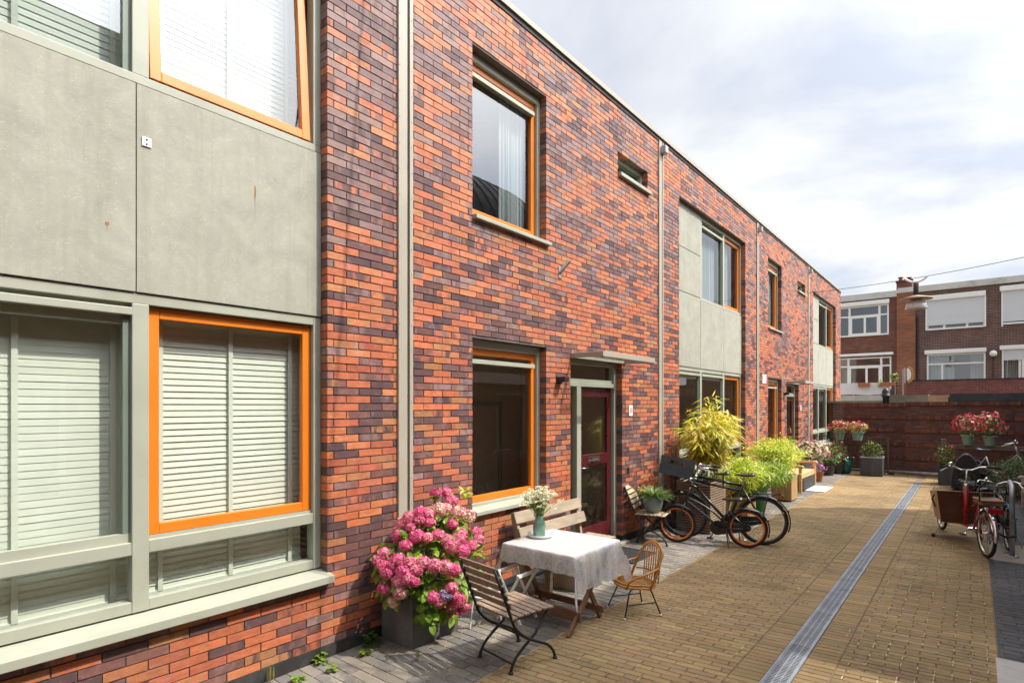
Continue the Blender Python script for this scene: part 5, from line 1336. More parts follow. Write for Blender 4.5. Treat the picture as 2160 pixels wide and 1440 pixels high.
def bamboo(label, boxc, ext, zb, zt, culms, leaves, cols, L=0.16, w=0.017, seed=1, droop=0.5, group=None, rootspread=0.2):
    """culms arching out of a tub; leaves hang in sprays from side twigs"""
    rr = random.Random(seed); R.seed(seed)
    root = thing('bamboo', label, 'bamboo', (boxc[0], boxc[1], zb), group=group); org = (boxc[0], boxc[1], zb)
    c = MB(); lf = MB(); per = max(1, leaves//culms)
    for i in range(culms):
        a = rr.uniform(0, 2*math.pi); q = math.sqrt(rr.random())
        b = Vector((boxc[0]+rr.uniform(-rootspread,rootspread), boxc[1]+rr.uniform(-rootspread,rootspread), zb-0.03))
        top = Vector((boxc[0]+ext[0]*q*math.cos(a), boxc[1]+ext[1]*q*math.sin(a), zb+(zt-zb)*(1.0-0.38*q*q)*rr.uniform(0.72, 1.0)))
        top.x = max(top.x, 0.08)
        mid = Vector((b.x*0.6+top.x*0.4, b.y*0.6+top.y*0.4, b.z+(top.z-b.z)*0.75))
        pts = arc(b, mid, top, 8)
        c.tube(pts, [0.007-0.0005*k for k in range(9)], 5)
        for j in range(per):
            t = rr.uniform(0.18, 1.0)**0.8; k = min(7, int(t*8)); p = pts[k].lerp(pts[k+1], t*8-k)
            tw = Vector((rr.gauss(0,1), rr.gauss(0,1), rr.uniform(-0.2,0.5))).normalized(); q2 = p+tw*rr.uniform(0.02, 0.17)
            if q2.x < 0.05: q2.x = 0.05+rr.random()*0.05
            d = (tw*0.8+Vector((rr.gauss(0,0.5), rr.gauss(0,0.5), -droop*rr.uniform(0.3,1.6)))).normalized()
            lf.leaf(q2, d, Vector((rr.gauss(0,0.5), rr.gauss(0,0.5), 1)), L*rr.uniform(0.6,1.15), w*rr.uniform(0.7,1.2), rr.uniform(0.05,0.35), gcol(rr.choice(cols), 0.25), 0, seg=2)
            if j % 6 == 0: c.tube([p, q2], 0.0015, 3)
    c.build('culms', M('bamboo_culm_%d' % seed, (0.33,0.30,0.09), 0.5, var=0.3), root, org); lf.build('foliage', LF, root, org)
YEL = [(0.72,0.66,0.07),(0.80,0.72,0.14),(0.62,0.60,0.06),(0.84,0.74,0.28),(0.52,0.56,0.05),(0.70,0.52,0.14)]
LIM = [(0.48,0.60,0.04),(0.60,0.66,0.05),(0.34,0.47,0.035),(0.68,0.68,0.09)]
GRN = [(0.17,0.32,0.04),(0.24,0.42,0.05),(0.34,0.50,0.06),(0.12,0.23,0.03)]
bamboo('tall yellow-leaved bamboo rising from the slatted planter', (0.64, 9.88), (0.46, 0.64), 0.80, 2.28, 28, 3000, YEL, 0.24, 0.027, 11, 0.45)
bamboo('low lime green bamboo behind the yellow bamboo', (0.78, 11.1), (0.55, 1.0), 0.38, 1.22, 26, 2700, LIM, 0.16, 0.018, 12, 0.5, rootspread=0.15)
bamboo('dark green bamboo in the bright green tub', (0.92, 11.9), (0.62, 1.0), 0.45, 1.10, 24, 2600, GRN+LIM[:1], 0.17, 0.016, 13, 0.8)
bamboo('broad lime bamboo in the tall pale wooden planter', (0.80, 13.85), (0.66, 1.25), 0.52, 1.47, 36, 4800, LIM+[(0.7,0.68,0.08)], 0.15, 0.016, 14, 0.35)
# dry reed by the rain pipe
root = thing('dry_reed', 'thin dry reddish reed standing beside the rain pipe', 'plant', (0.16, 9.55, 0)); s = MB()
for i in range(60):
    b = Vector((R.uniform(-0.06,0.06), R.uniform(-0.2,0.22), 0)); t = b+Vector((R.uniform(-0.05,0.12), R.uniform(-0.18,0.18), R.uniform(0.9,1.75)))
    s.tube([b, (b+t)/2+Vector((0.01,0,0.05)), t], [0.004,0.003,0.0012], 4)
    for k in range(4): s.leaf(b.lerp(t, R.uniform(0.3,0.9)), Vector((R.gauss(0,0.3), R.gauss(0,0.3), 1)), (1,0,0.1), 0.22, 0.007, 0.1, (1,1,1,1), 0)
s.build('stalks', M('reed', (0.10,0.035,0.022), 0.7, var=0.3), root)
s = MB(); s.lathe([(0.10,0.0),(0.14,0.25),(0.15,0.25),(0.15,0.28),(0.0,0.24)], (0,0,0), 20); s.build('pot', MT['black'], root)

def flower_clump(s, o, r, n, cols, size=0.03, squash=0.8, zlo=-0.3):
    for v in fib(n):
        if v.z < zlo or R.random() < 0.25: continue
        q = Vector(o)+Vector((v.x*r[0], v.y*r[1], v.z*r[2]))*R.uniform(0.8,1.1)
        floret(s, q, (v+rdir()*0.5).normalized(), size*R.uniform(0.7,1.2), (*R.choice(cols), 1))
def bushy(s, o, r, n, cols, L=0.06, w=0.035, m=0):
    for k in range(n):
        v = rdir(0.15); q = Vector(o)+Vector((v.x*r[0], v.y*r[1], v.z*r[2]))*R.uniform(0.45,1.0)
        s.leaf(q, v+rdir()*0.6, v+Vector((0,0,0.8)), L*R.uniform(0.6,1.2), w*R.uniform(0.7,1.2), 0.2, gcol(R.choice(cols)), m, seg=2)
REDS = [(0.55,0.02,0.05),(0.62,0.03,0.10),(0.68,0.20,0.18),(0.45,0.01,0.04),(0.70,0.42,0.30)]
mint = M('mint_plastic', (0.22,0.36,0.31), 0.35, var=0.06, bump=0.0)
def pot_prof(r, h): return [(r*0.68,0.0),(r*0.95,h*0.85),(r*1.06,h*0.86),(r*1.06,h),(r*0.95,h),(r*0.9,h*0.85),(0.0,h*0.84)]
def potted(name, plabel, flabel, loc, r, h, mat, spread, height, nl, nf, gcols, fcols, fsize=0.03, cat='flowering plant', pgroup=None, fgroup=None, L=0.06):
    s = MB(); s.lathe(pot_prof(r, h), (0,0,0), 22)
    o = tag(s.build('flower_pot', mat, smooth=False), plabel, 'pot', pgroup); o.location = loc
    root = thing(name, flabel, cat, (loc[0], loc[1], loc[2]+h*0.84), group=fgroup)
    s = MB(); bushy(s, (0,0,height*0.45), (spread, spread, height*0.55), nl, gcols, L, L*0.55)
    for k in range(10):
        v = rdir(0.8); s.tube([(0,0,-0.02), Vector((v.x*spread*0.5, v.y*spread*0.5, height*0.3)), Vector((v.x*spread*0.9, v.y*spread*0.9, height*0.7))], 0.004, 4, 0, (0.10,0.14,0.03,1))
    s.build('foliage', LF, root)
    if nf:
        s = MB(); flower_clump(s, (0,0,height*0.5), (spread*1.1, spread*1.1, height*0.6), nf, fcols, fsize); s.build('blossoms', PETAL, root)
potted('red_begonia', 'mint green flower pot on the fence, nearer the house corner', 'trailing red flowers in the fence pot nearer the house corner', (0.90, 20.82, 1.02), 0.16, 0.28, mint, 0.28, 0.36, 260, 130, [(0.20,0.30,0.04),(0.30,0.38,0.06)], REDS, 0.045, pgroup='mint flower pots', fgroup='red flowers in mint pots')
potted('red_begonia', 'mint green flower pot on the fence above the zinc planter', 'red and yellow-green flowers in the fence pot above the zinc planter', (1.40, 20.82, 1.02), 0.17, 0.27, mint, 0.27, 0.34, 280, 110, [(0.30,0.38,0.05),(0.42,0.46,0.08)], REDS, 0.045, pgroup='mint flower pots', fgroup='red flowers in mint pots')
potted('red_begonia', 'mint green flower pot at the post end of the timber rail', 'red flowers in the pot at the post end of the timber rail', (4.12, 19.6, 1.06), 0.145, 0.27, mint, 0.30, 0.55, 330, 150, [(0.06,0.12,0.025),(0.10,0.17,0.03)], REDS, 0.05, pgroup='mint flower pots', fgroup='red flowers in mint pots')
potted('red_begonia', 'mint green flower pot on the timber rail behind the bicycle handlebar', 'red flowers on the timber rail behind the bicycle handlebar', (4.58, 19.6, 1.06), 0.155, 0.26, mint, 0.32, 0.60, 330, 150, [(0.06,0.12,0.025),(0.10,0.17,0.03)], REDS, 0.05, pgroup='mint flower pots', fgroup='red flowers in mint pots')
# pots at the foot of the house
tub_d = M('dark_plastic_pot', (0.045,0.04,0.04), 0.5, var=0.15)
potted('geranium', 'dark plastic pot before the wire fence', 'leafy red geranium in the dark pot before the wire fence', (0.80, 19.55, 0), 0.20, 0.36, tub_d, 0.36, 0.62, 420, 22, [(0.10,0.17,0.035),(0.16,0.23,0.05)], REDS[:3], 0.045, L=0.09)
potted('shrub', 'second dark pot behind the geranium pot', 'reddish leafy shrub behind the geranium', (0.95, 20.15, 0), 0.18, 0.34, tub_d, 0.28, 0.75, 260, 8, [(0.12,0.10,0.03),(0.10,0.16,0.03)], REDS[:2], 0.04, cat='plant', L=0.08)
potted('pansy', 'small terracotta pot beside the light bench', 'pink and purple pansies in the terracotta pot', (0.86, 17.75, 0), 0.15, 0.27, tc_m, 0.19, 0.26, 60, 120, [(0.10,0.17,0.03)], [(0.55,0.10,0.35),(0.25,0.05,0.40),(0.65,0.25,0.45)], 0.04)
potted('hydrangea', 'tall pale pot under the far bay window', 'pale pink hydrangea under the far bay window', (0.42, 18.6, 0), 0.24, 0.50, M('pale_pot', (0.42,0.44,0.44), 0.5, var=0.08), 0.50, 0.62, 420, 330, [(0.08,0.14,0.04),(0.12,0.19,0.05)], [(0.72,0.52,0.36),(0.75,0.58,0.44),(0.70,0.42,0.36)], 0.055, L=0.10)
s = MB(); s.lathe([(0.09,0.0),(0.13,0.06),(0.14,0.30),(0.10,0.42),(0.075,0.48),(0.085,0.52),(0.07,0.51),(0.0,0.45)], (0,0,0), 22)
s.tube([(0.13,0,0.30),(0.22,0,0.40),(0.20,0,0.52),(0.08,0,0.50)], 0.018, 8)
tag(s.build('watering_jug', M('dark_green_glaze', (0.012,0.10,0.075), 0.2, var=0.1, bump=0.0), smooth=True), 'dark green glazed jug with a handle beside the wire fence', 'jug').location = (1.16, 20.3, 0)
root = thing('green_shrub', 'compact green shrub growing in the square zinc planter', 'shrub', (1.855, 20.3, 0.5)); s = MB()
bushy(s, (-0.02,0,0.20), (0.30,0.24,0.30), 700, [(0.10,0.16,0.02),(0.16,0.22,0.03),(0.06,0.10,0.02)], 0.06, 0.03); bushy(s, (-0.08,0,0.48), (0.08,0.08,0.08), 50, [(0.35,0.28,0.05)], 0.05, 0.02); s.build('foliage', LF, root)
root = thing('green_shrub', 'yellow-green plant with a red bloom in the shaded zinc planter', 'shrub', (3.76, 19.22, 0.48)); s = MB()
bushy(s, (-0.1,0,0.28), (0.22,0.2,0.30), 320, [(0.16,0.22,0.03),(0.10,0.15,0.02)], 0.07, 0.035); s.build('foliage', LF, root)
s = MB(); flower_clump(s, (0.02,-0.05,0.52), (0.07,0.07,0.07), 14, REDS[:2], 0.04); s.build('blossoms', PETAL, root)
root = thing('rosemary_bush', 'wide dark green bush spreading behind the grey bench', 'bush', (4.95, 17.4, 0)); s = MB()
bushy(s, (0.05,0,0.42), (0.55,0.75,0.50), 2600, [(0.045,0.085,0.025),(0.07,0.12,0.03),(0.10,0.16,0.035)], 0.085, 0.016); bushy(s, (0.35,-0.5,0.70), (0.45,0.5,0.35), 1200, [(0.06,0.11,0.03),(0.09,0.14,0.03)], 0.085, 0.016); s.build('foliage', LF, root)
s = MB()
for k in range(12): s.tube([(R.uniform(-.1,.1),R.uniform(-.1,.1),0), (R.uniform(-.4,.4),R.uniform(-.5,.5),0.6)], 0.012, 5)
s.build('stems', brownw, root)
root = thing('balcony_plant', 'leafy green plant at the end of the canvas balustrade', 'plant', (1.28, 32.9, 2.62)); s = MB()
bushy(s, (0,0,0.85), (0.17,0.14,0.18), 70, [(0.16,0.28,0.05),(0.24,0.36,0.07)], 0.12, 0.06); s.tube([(0,0,0),(0,0,0.9)], 0.02, 6, 0, (0.1,0.12,0.03,1)); s.build('foliage', LF, root)
root = thing('trailing_plant', 'bright green plant trailing from the longer window box', 'plant', (0.72, 32.85, 3.2)); s = MB()
bushy(s, (0,0,-0.02), (0.12,0.06,0.17), 70, [(0.30,0.45,0.04)], 0.09, 0.05); s.build('foliage', LF, root)
# weeds along the wall foot
def weed(label, x, y, r, n, col, tall=False):
    root = thing('weed', label, 'weed', (x, y, 0), group='weeds along the wall foot'); s = MB()
    for k in range(n):
        a = R.uniform(0, 2*math.pi); q = R.uniform(0.1, 1)*r; h = R.uniform(0.02, 0.5 if tall else 0.9)*r
        p = Vector((math.cos(a)*q*0.6, math.sin(a)*q*0.6, h))
        if tall: s.leaf((p.x*0.3,p.y*0.3,0), Vector((math.cos(a)*0.5, math.sin(a)*0.5, 1.3)), (math.cos(a),math.sin(a),0.4), r*R.uniform(0.7,1.6), 0.004, 0.4, gcol(col), 0)
        else: s.leaf(p, Vector((math.cos(a), math.sin(a), R.uniform(-0.2,0.5))), (0,0,1), R.uniform(0.03,0.05), R.uniform(0.025,0.04), 0.15, gcol(col), 0, seg=3)
    s.build('leaves', LF, root)
WD = [('clump of round-leaved weed against the slate planter corner', 0.10, 3.13, 0.10, 44, (0.06,0.13,0.02), 0), ('pale weed tuft just before the round-leaved clump', 0.22, 2.98, 0.06, 20, (0.22,0.30,0.04), 0), ('bright leafy weed at the plinth below the corner of the brickwork', 0.05, 2.66, 0.07, 26, (0.20,0.32,0.03), 0), ('small weed beside the bright leafy one, out on the paving', 0.26, 2.62, 0.045, 14, (0.22,0.32,0.04), 0),
      ('dry grassy weed at the plinth under the big window sill', 0.06, 2.22, 0.10, 26, (0.40,0.36,0.08), 1), ('low green weed out in the paving under the big sill', 0.20, 2.36, 0.05, 22, (0.22,0.34,0.04), 0), ('thin grass tuft between planter and weathered chair', 0.66, 3.16, 0.10, 16, (0.16,0.22,0.05), 1), ('faint grass tuft before the slate planter', 0.45, 3.02, 0.06, 14, (0.18,0.24,0.06), 1), ('little green weed at the plinth behind the chair', 0.05, 4.22, 0.08, 26, (0.22,0.32,0.05), 0)]
for w in WD: weed(*w)
# moss and grass in the paving joints: nobody could count it
s = MB()
for k in range(420):
    if R.random() < 0.6: x = R.uniform(3.2, 4.38)
    else: x = R.uniform(1.3, 2.9)
    y = 3.2+13*R.random()**1.5; r = math.floor((y-0.10*x+1.5)/0.0745); yj = -1.5+r*0.0745+0.10*x
    ln = R.uniform(0.01, 0.05); along = R.random() < 0.6
    for j in range(R.randint(3, 9)):
        p = (x+R.uniform(-ln,ln)*(1 if along else 0.1), yj+R.uniform(-0.006,0.006)+(0 if along else R.uniform(-ln,ln)), -0.004)
        s.leaf(p, (R.uniform(-.8,.8), R.uniform(-.8,.8), 0.7), (0.3,0.2,1), R.uniform(0.008,0.022), 0.006, 0.2, gcol((0.07,0.11,0.02)), 0, seg=1)
tag(s.build('joint_moss', LF), 'sparse moss and grass in the yellow paving joints', 'moss', kind='stuff')
s = MB()
for k in range(520):         # pale sand caught in the joints, mostly on the far side of the drain
    x = R.uniform(3.4, 4.38) if R.random() < 0.75 else R.uniform(1.3, 2.9); y = 4+9*R.random()
    r = math.floor((y-0.10*x+1.5)/0.0745); yj = -1.5+r*0.0745+0.10*x
    if R.random() < 0.75:     # across a short joint
        u = math.floor(x/0.111)*0.111; a, b = 0.004, R.uniform(0.02, 0.034); x0, y0 = u, yj+0.037+0.10*(u-x)
    else: a, b = R.uniform(0.02, 0.09), 0.003; x0, y0 = x, yj
    s.add([(x0-a,y0-b-0.1*a,0.0035),(x0+a*0.7,y0-b*0.9+0.1*a,0.0035),(x0+a,y0+b+0.1*a,0.0035),(x0-a*0.8,y0+b-0.1*a,0.0035)], [(0,1,2,3)])
tag(s.build('joint_sand', M('pale_sand', (0.46,0.40,0.30), 1.0, var=0.2)), 'pale sand in the yellow paving joints', 'sand', kind='stuff')
s = MB()
for k in range(90):
    x, y = R.uniform(0.1, 4.3), 3+9*R.random(); s.leaf((x, y, 0.004), rdir(0), (0,0,1), R.uniform(0.012, 0.04), R.uniform(0.004, 0.014), 0.1, gcol(R.choice([(0.45,0.38,0.22),(0.30,0.18,0.08),(0.55,0.5,0.4)])), 0, seg=1)
tag(s.build('litter', LF), 'scattered dry bits and fallen petals on the paving', 'litter', kind='stuff')
# ------------------------------------------------------------------ bicycles
blk = M('black_paint', (0.012,0.012,0.013), 0.32, 0.0, var=0.2, bump=0.02, coat=0.3)
rub = M('tyre_rubber', (0.018,0.017,0.017), 0.85, var=0.3, bump=0.2)
org_rim = M('orange_rim', (0.80,0.17,0.012), 0.35, var=0.06, bump=0.0)
brown_l = M('brown_leather', (0.055,0.028,0.018), 0.5, var=0.25)
chrome = M('chrome', (0.72,0.72,0.72), 0.15, 1.0, var=0.05, bump=0.0)
redr = M('red_reflector', (0.35,0.01,0.008), 0.25, var=0.05, bump=0.0)
yelr = M('amber_reflector', (0.62,0.30,0.01), 0.3, var=0.05, bump=0.0)
def circ(c, r, n=40, a0=0, a1=2*math.pi): return [Vector((c[0]+r*math.cos(a0+(a1-a0)*i/n), c[1], c[2]+r*math.sin(a0+(a1-a0)*i/n))) for i in range(n)]
def wheel(root, c, r, rim_m, tyre=0.024, refl=None, spokes=28, spoke_m=None):
    s = MB(); n = 44
    s.tube(circ(c, r-tyre*1.9, n), 0.016, 8, closed=True); w = s.build('wheel', rim_m, root, smooth=True)
    s = MB(); s.tube(circ(c, r-tyre, n), tyre, 10, closed=True); s.build('tyre', rub, w, smooth=True)
    s = MB()
    for k in range(spokes):
        a = 2*math.pi*k/spokes; b = a+(0.35 if k % 2 else -0.35); y = 0.03 if (k//2) % 2 else -0.03
        s.tube([(c[0]+0.02*math.cos(b), c[1]+y, c[2]+0.02*math.sin(b)), (c[0]+(r-tyre*2.2)*math.cos(a), c[1], c[2]+(r-tyre*2.2)*math.sin(a))], 0.0013, 4)
    s.build('spokes', spoke_m or chrome, w)
    s = MB(); s.tube([(c[0], c[1]-0.05, c[2]), (c[0], c[1]+0.05, c[2])], 0.022, 12); s.build('hub', spoke_m or chrome, w, smooth=True)
    if refl:
        s = MB(); s.box(c[0]-0.035, c[0]+0.035, c[1]-0.012, c[1]+0.012, c[2]-r*0.68-0.012, c[2]-r*0.68+0.012); s.build('reflector', refl, w)
    return w
def guard(root, c, r, a0, a1, mat):
    s = MB(); n = 22; vs = []
    for i in range(n+1):
        a = a0+(a1-a0)*i/n
        for y, rr in ((-0.028, r-0.012), (-0.016, r+0.006), (0.016, r+0.006), (0.028, r-0.012)):
            vs.append((c[0]+rr*math.cos(a), c[1]+y, c[2]+rr*math.sin(a)))
    s.add(vs, [(4*i+j, 4*i+j+1, 4*i+j+5, 4*i+j+4) for i in range(n) for j in range(3)])
    s.tube([(c[0], -0.05, c[2]), (c[0]+r*math.cos(a0*0.6+a1*0.4), -0.028, c[2]+r*math.sin(a0*0.6+a1*0.4))], 0.003, 4)
    s.tube([(c[0], 0.05, c[2]), (c[0]+r*math.cos(a0*0.6+a1*0.4), 0.028, c[2]+r*math.sin(a0*0.6+a1*0.4))], 0.003, 4)
    return s.build('mudguard', mat, root, smooth=True)
def saddle(root, p, mat, w=0.095, L=0.29):
    s = MB(); n = 12
    pr = [(-0.47, 0.55, 0.020, 0.016), (-0.43, 0.92, 0.026, 0.026), (-0.30, 1.0, 0.022, 0.030), (-0.12, 0.72, 0.008, 0.027), (0.08, 0.40, 0.002, 0.021), (0.30, 0.25, 0.004, 0.017), (0.47, 0.20, 0.004, 0.014), (0.53, 0.10, -0.002, 0.008)]
    vs = []
    for x, ww, zc, hh in pr:
        for j in range(n):
            t = 2*math.pi*j/n; vs.append((p[0]+x*L, p[1]+w*ww*math.cos(t), p[2]+zc+hh*math.sin(t)-(0.022*abs(math.cos(t))**3 if ww > 0.5 else 0)))
    fs = [(i*n+j, i*n+(j+1) % n, (i+1)*n+(j+1) % n, (i+1)*n+j) for i in range(len(pr)-1) for j in range(n)]
    fs += [tuple(range(n))[::-1], tuple((len(pr)-1)*n+j for j in range(n))]
    s.add(vs, fs); return s.build('saddle', mat, root, smooth=True)
def bicycle(label, rear, front, r=0.36, rim=None, paint=None, seat=None, seat_h=0.95, bar_h=1.12, low=False, carrier=True, crate_rack=False, child=False, refl=None, lean=0.0, group='parked bicycles', bar_m=None, swept=0.16, headtop=None, guard_m=None, double=True):
    rear, front = Vector(rear), Vector(front); d = front-rear; WB = d.length
    root = thing('bicycle', label, 'bicycle', (rear.x, rear.y, 0), math.atan2(d.y, d.x), group); root.rotation_euler[0] = lean
    rim = rim or chrome; paint = paint or blk; seat = seat or blk; bar_m = bar_m or chrome; gm = guard_m or paint
    A = Vector((0,0,r)); B = Vector((WB,0,r)); bb = Vector((WB*0.42,0,0.29 if r > 0.3 else 0.26)); st = Vector((WB*0.25,0,seat_h-0.16)); hd = Vector((WB-0.22*r/0.36,0,(headtop or bar_h-0.17))); hl = hd+Vector((0.05,0,-0.16))
    sm = MT['darkmetal'] if paint is blk else None; wheel(root, A, r, rim, refl=refl, spoke_m=sm); wheel(root, B, r, rim, refl=refl, spoke_m=sm)
    s = MB(); t = 0.021
    s.tube([bb, st], t, 10)
    if low: s.tube(arc(hl+Vector((0,0,0.02)), Vector((WB*0.62,0,0.46)), bb+Vector((0.02,0,0.05)), 8), 0.022, 10); s.tube(arc(hl+Vector((0,0,0.07)), Vector((WB*0.55,0,0.60)), bb.lerp(st,0.42), 8), 0.013, 8)
    else:
        s.tube([hl, bb], 0.023, 10); s.tube([hd, st], t, 10)
        if double: s.tube([hd-Vector((0,0,0.085)), st-Vector((0,0,0.085))], t*0.9, 10)
    s.tube([hd+Vector((-0.02,0,0.06)), hl], 0.02, 10)
    for y in (-0.055, 0.055):
        s.tube([Vector((0,y,r)), bb+Vector((0,y*0.6,0))], 0.012, 6); s.tube([Vector((0,y,r)), st+Vector((0,y*0.5,-0.03))], 0.011, 6)
        s.tube([hl+Vector((0.005,y*0.7,-0.03)), Vector((WB-0.05,y,r+0.22*r/0.36)), Vector((WB,y,r))], 0.010, 6)
    s.build('frame', paint, root, smooth=True)
    guard(root, A, r+0.02, 0.15*math.pi, 1.12*math.pi, gm); guard(root, B, r+0.02, -0.05*math.pi, 0.85*math.pi, gm)
    s = MB(); s.tube([st, Vector((st.x-0.03,0,seat_h-0.03))], 0.013, 8); s.build('seat_post', chrome, root)
    saddle(root, (st.x-0.05,0,seat_h), seat)
    if child: saddle(root, (WB*0.50,0,hd.z*0.55+st.z*0.45+0.10), blk, 0.075, 0.22); s = MB(); s.tube([(WB*0.49,0,hd.z*0.5+st.z*0.5-0.08),(WB*0.49,0,hd.z*0.5+st.z*0.5+0.1)], 0.012, 8); s.build('seat_clamp', blk, root)
    top = hd+Vector((-0.035,0,0.12))
    s = MB(); s.tube([hd+Vector((-0.02,0,0.05)), top], 0.012, 8)
    for sg in (-1, 1): s.tube([top, top+Vector((0.05,sg*0.10,0.035)), top+Vector((0.02,sg*0.22,0.05)), top+Vector((-swept,sg*0.27,0.03))], 0.0115, 8)
    h = s.build('handlebar', bar_m, root, smooth=True)
    for sg in (-1, 1):
        s = MB(); s.tube([top+Vector((-swept+0.01,sg*0.27,0.031)), top+Vector((-swept-0.11,sg*0.272,0.02))], 0.017, 8); s.build('grip', rub, h, smooth=True)
        s = MB(); s.tube([top+Vector((-0.02,sg*0.25,0.03)), top+Vector((-swept-0.04,sg*0.275,-0.02))], 0.006, 6); s.build('brake_lever', chrome, h)
    s = MB(); s.ball(top+Vector((0.0,0.13,0.075)), 0.028, 10); s.build('bell', chrome, h, smooth=True)
    s = MB(); s.tube([bb+Vector((0,-0.06,0)), bb+Vector((0,0.06,0))], 0.025, 10)
    for sg in (-1, 1):
        e = bb+Vector((sg*0.10,sg*0.075,-sg*0.13)); s.tube([bb+Vector((0,sg*0.065,0)), e], 0.009, 6); s.box(e.x-0.045, e.x+0.045, e.y-0.01+sg*0.05, e.y+0.01+sg*0.05+0.03*sg, e.z-0.012, e.z+0.012)
    s.build('crankset', MT['darkmetal'], root)
    s = MB()     # chain case
    n = 12; vs = []
    outl = [bb+Vector((0.11*math.cos(a),0,0.11*math.sin(a))) for a in [-math.pi/2+math.pi*i/n for i in range(n+1)]]+[A+Vector((0.055*math.cos(a),0,0.055*math.sin(a))) for a in [math.pi/2+math.pi*i/n for i in range(n+1)]]
    k = len(outl); s.add([p+Vector((0,-0.062,0)) for p in outl]+[p+Vector((0,-0.036,0)) for p in outl], [tuple(range(k)), tuple(range(2*k-1,k-1,-1))]+[(i,k+i,k+(i+1) % k,(i+1) % k) for i in range(k)])
    s.build('chain_case', blk, root, bevel=0.005)
    s = MB(); s.tube([(WB*0.30,-0.05,0.27), (WB*0.24,-0.20,0.01), (WB*0.20,-0.23,0.006)], 0.009, 6); s.build('kickstand', chrome if not low else blk, root)
    s = MB(); s.tube([(WB*0.30,0.05,0.27), (WB*0.26,0.18,0.01)], 0.009, 6); s.build('kickstand', blk, root)
    if carrier:
        s = MB(); z = 2*r+0.05
        for y in (-0.06, 0.06): s.tube([(0.20,y*0.5,z-0.03), (0.12,y,z), (-0.26,y,z)], 0.007, 6); s.tube([(0,y,r), (-0.08,y,z)], 0.007, 6)
        for x in (-0.26, -0.1, 0.05): s.tube([(x,-0.06,z), (x,0.06,z)], 0.006, 6)
        cr = s.build('carrier', blk, root, smooth=True)
        s = MB(); s.box(-0.29, -0.265, -0.05, 0.05, z-0.05, z-0.012); s.build('rear_light', redr, cr)
    s = MB(); a = 0.86*math.pi; p = A+Vector(((r+0.03)*math.cos(a),0,(r+0.03)*math.sin(a))); s.ball(p, 0.017, 8); s.build('tail_lamp', redr, root)
    if crate_rack:
        s = MB(); z = bar_h-0.19
        for y in (-0.16, 0.16): s.tube([(WB-0.17,y,z), (WB+0.22,y,z)], 0.008, 6); s.tube([(WB,y*0.35,r), (WB+0.12,y,z)], 0.007, 6)
        for x in (-0.15, -0.02, 0.10, 0.22): s.tube([(WB+x,-0.16,z), (WB+x,0.16,z)], 0.007, 6)
        s.build('front_carrier', blk, root, smooth=True)
    else:
        s = MB(); s.lathe([(0.0,0.0),(0.03,0.01),(0.04,0.05),(0.0,0.055)], (0,0,0), 12); s.v = [(hd.x+0.07+z, x, hd.z-0.04+y) for x, y, z in s.v]; s.build('headlamp', blk, root)
    return root
bicycle('small black bicycle with orange rims and low saddle near the pale chair', (1.62, 8.80, 0), (0.66, 8.48, 0), r=0.285, rim=org_rim, seat=blk, seat_h=0.70, bar_h=0.98, low=True, carrier=False, refl=yelr, lean=0.03, swept=0.05, bar_m=blk, headtop=0.80)
bb_ = bicycle('tall black city bicycle with brown saddle and a front carrier', (1.74, 9.14, 0), (0.62, 8.86, 0), r=0.365, seat=brown_l, seat_h=1.04, bar_h=1.16, crate_rack=True, child=True, rim=M('dull_rim', (0.12,0.12,0.125), 0.4, 0.8, var=0.1), lean=0.02)
s = MB(); a = 0.80*math.pi*0.25; s.box(-0.30, -0.285, -0.02, 0.02, 0.50, 0.58); s.build('white_patch', MT['white'], bb_)
# crate on its carrier
root = thing('crate', 'black plastic crate on the front carrier of the tall bicycle', 'crate', (0.52, 8.80, 0.985), math.radians(14))
s = MB(); W2, D2, H2 = 0.255, 0.185, 0.29
s.box(-W2, W2, -D2, D2, 0, 0.012)
def crate_side(s, p, q, h):
    p, q = Vector(p), Vector(q); L = (q-p).length
    for z0, z1 in ((0.012, 0.05), (h-0.04, h), (0.115, 0.135), (0.165, 0.18)): s.bar(p+Vector((0,0,(z0+z1)/2)), q+Vector((0,0,(z0+z1)/2)), 0.010, z1-z0)
    n = max(5, int(L/0.035))
    for k in range(n+1): c = p.lerp(q, k/n); s.bar(c+Vector((0,0,0.05)), c+Vector((0,0,0.115 if k % 3 else h-0.04)), 0.010, 0.008)
for p, q in (((-W2,-D2,0),(W2,-D2,0)), ((-W2,D2,0),(W2,D2,0)), ((-W2,-D2,0),(-W2,D2,0)), ((W2,-D2,0),(W2,D2,0))):
    crate_side(s, p, q, H2); p, q = Vector(p), Vector(q); e = (q-p)*0.28
    for za, zb in ((0.10, 0.17), (0.185, 0.255)):          # closed wall fields beside the hand hole
        s.bar(p+Vector((0,0,(za+zb)/2)), p+e+Vector((0,0,(za+zb)/2)), 0.006, zb-za); s.bar(q-e+Vector((0,0,(za+zb)/2)), q+Vector((0,0,(za+zb)/2)), 0.006, zb-za)
    s.bar(p+Vector((0,0,0.095)), q+Vector((0,0,0.095)), 0.004, 0.165); s.bar(p+Vector((0,0,0.262)), q+Vector((0,0,0.262)), 0.012, 0.05)
root.rotation_euler[0] = math.radians(-7); root.rotation_euler[1] = math.radians(9)
s.build('crate_shell', blk, root)
s = MB(); s.box(W2+0.004, W2+0.012, -0.08, 0.06, 0.16, 0.23); s.build('sticker', MT['white'], root)

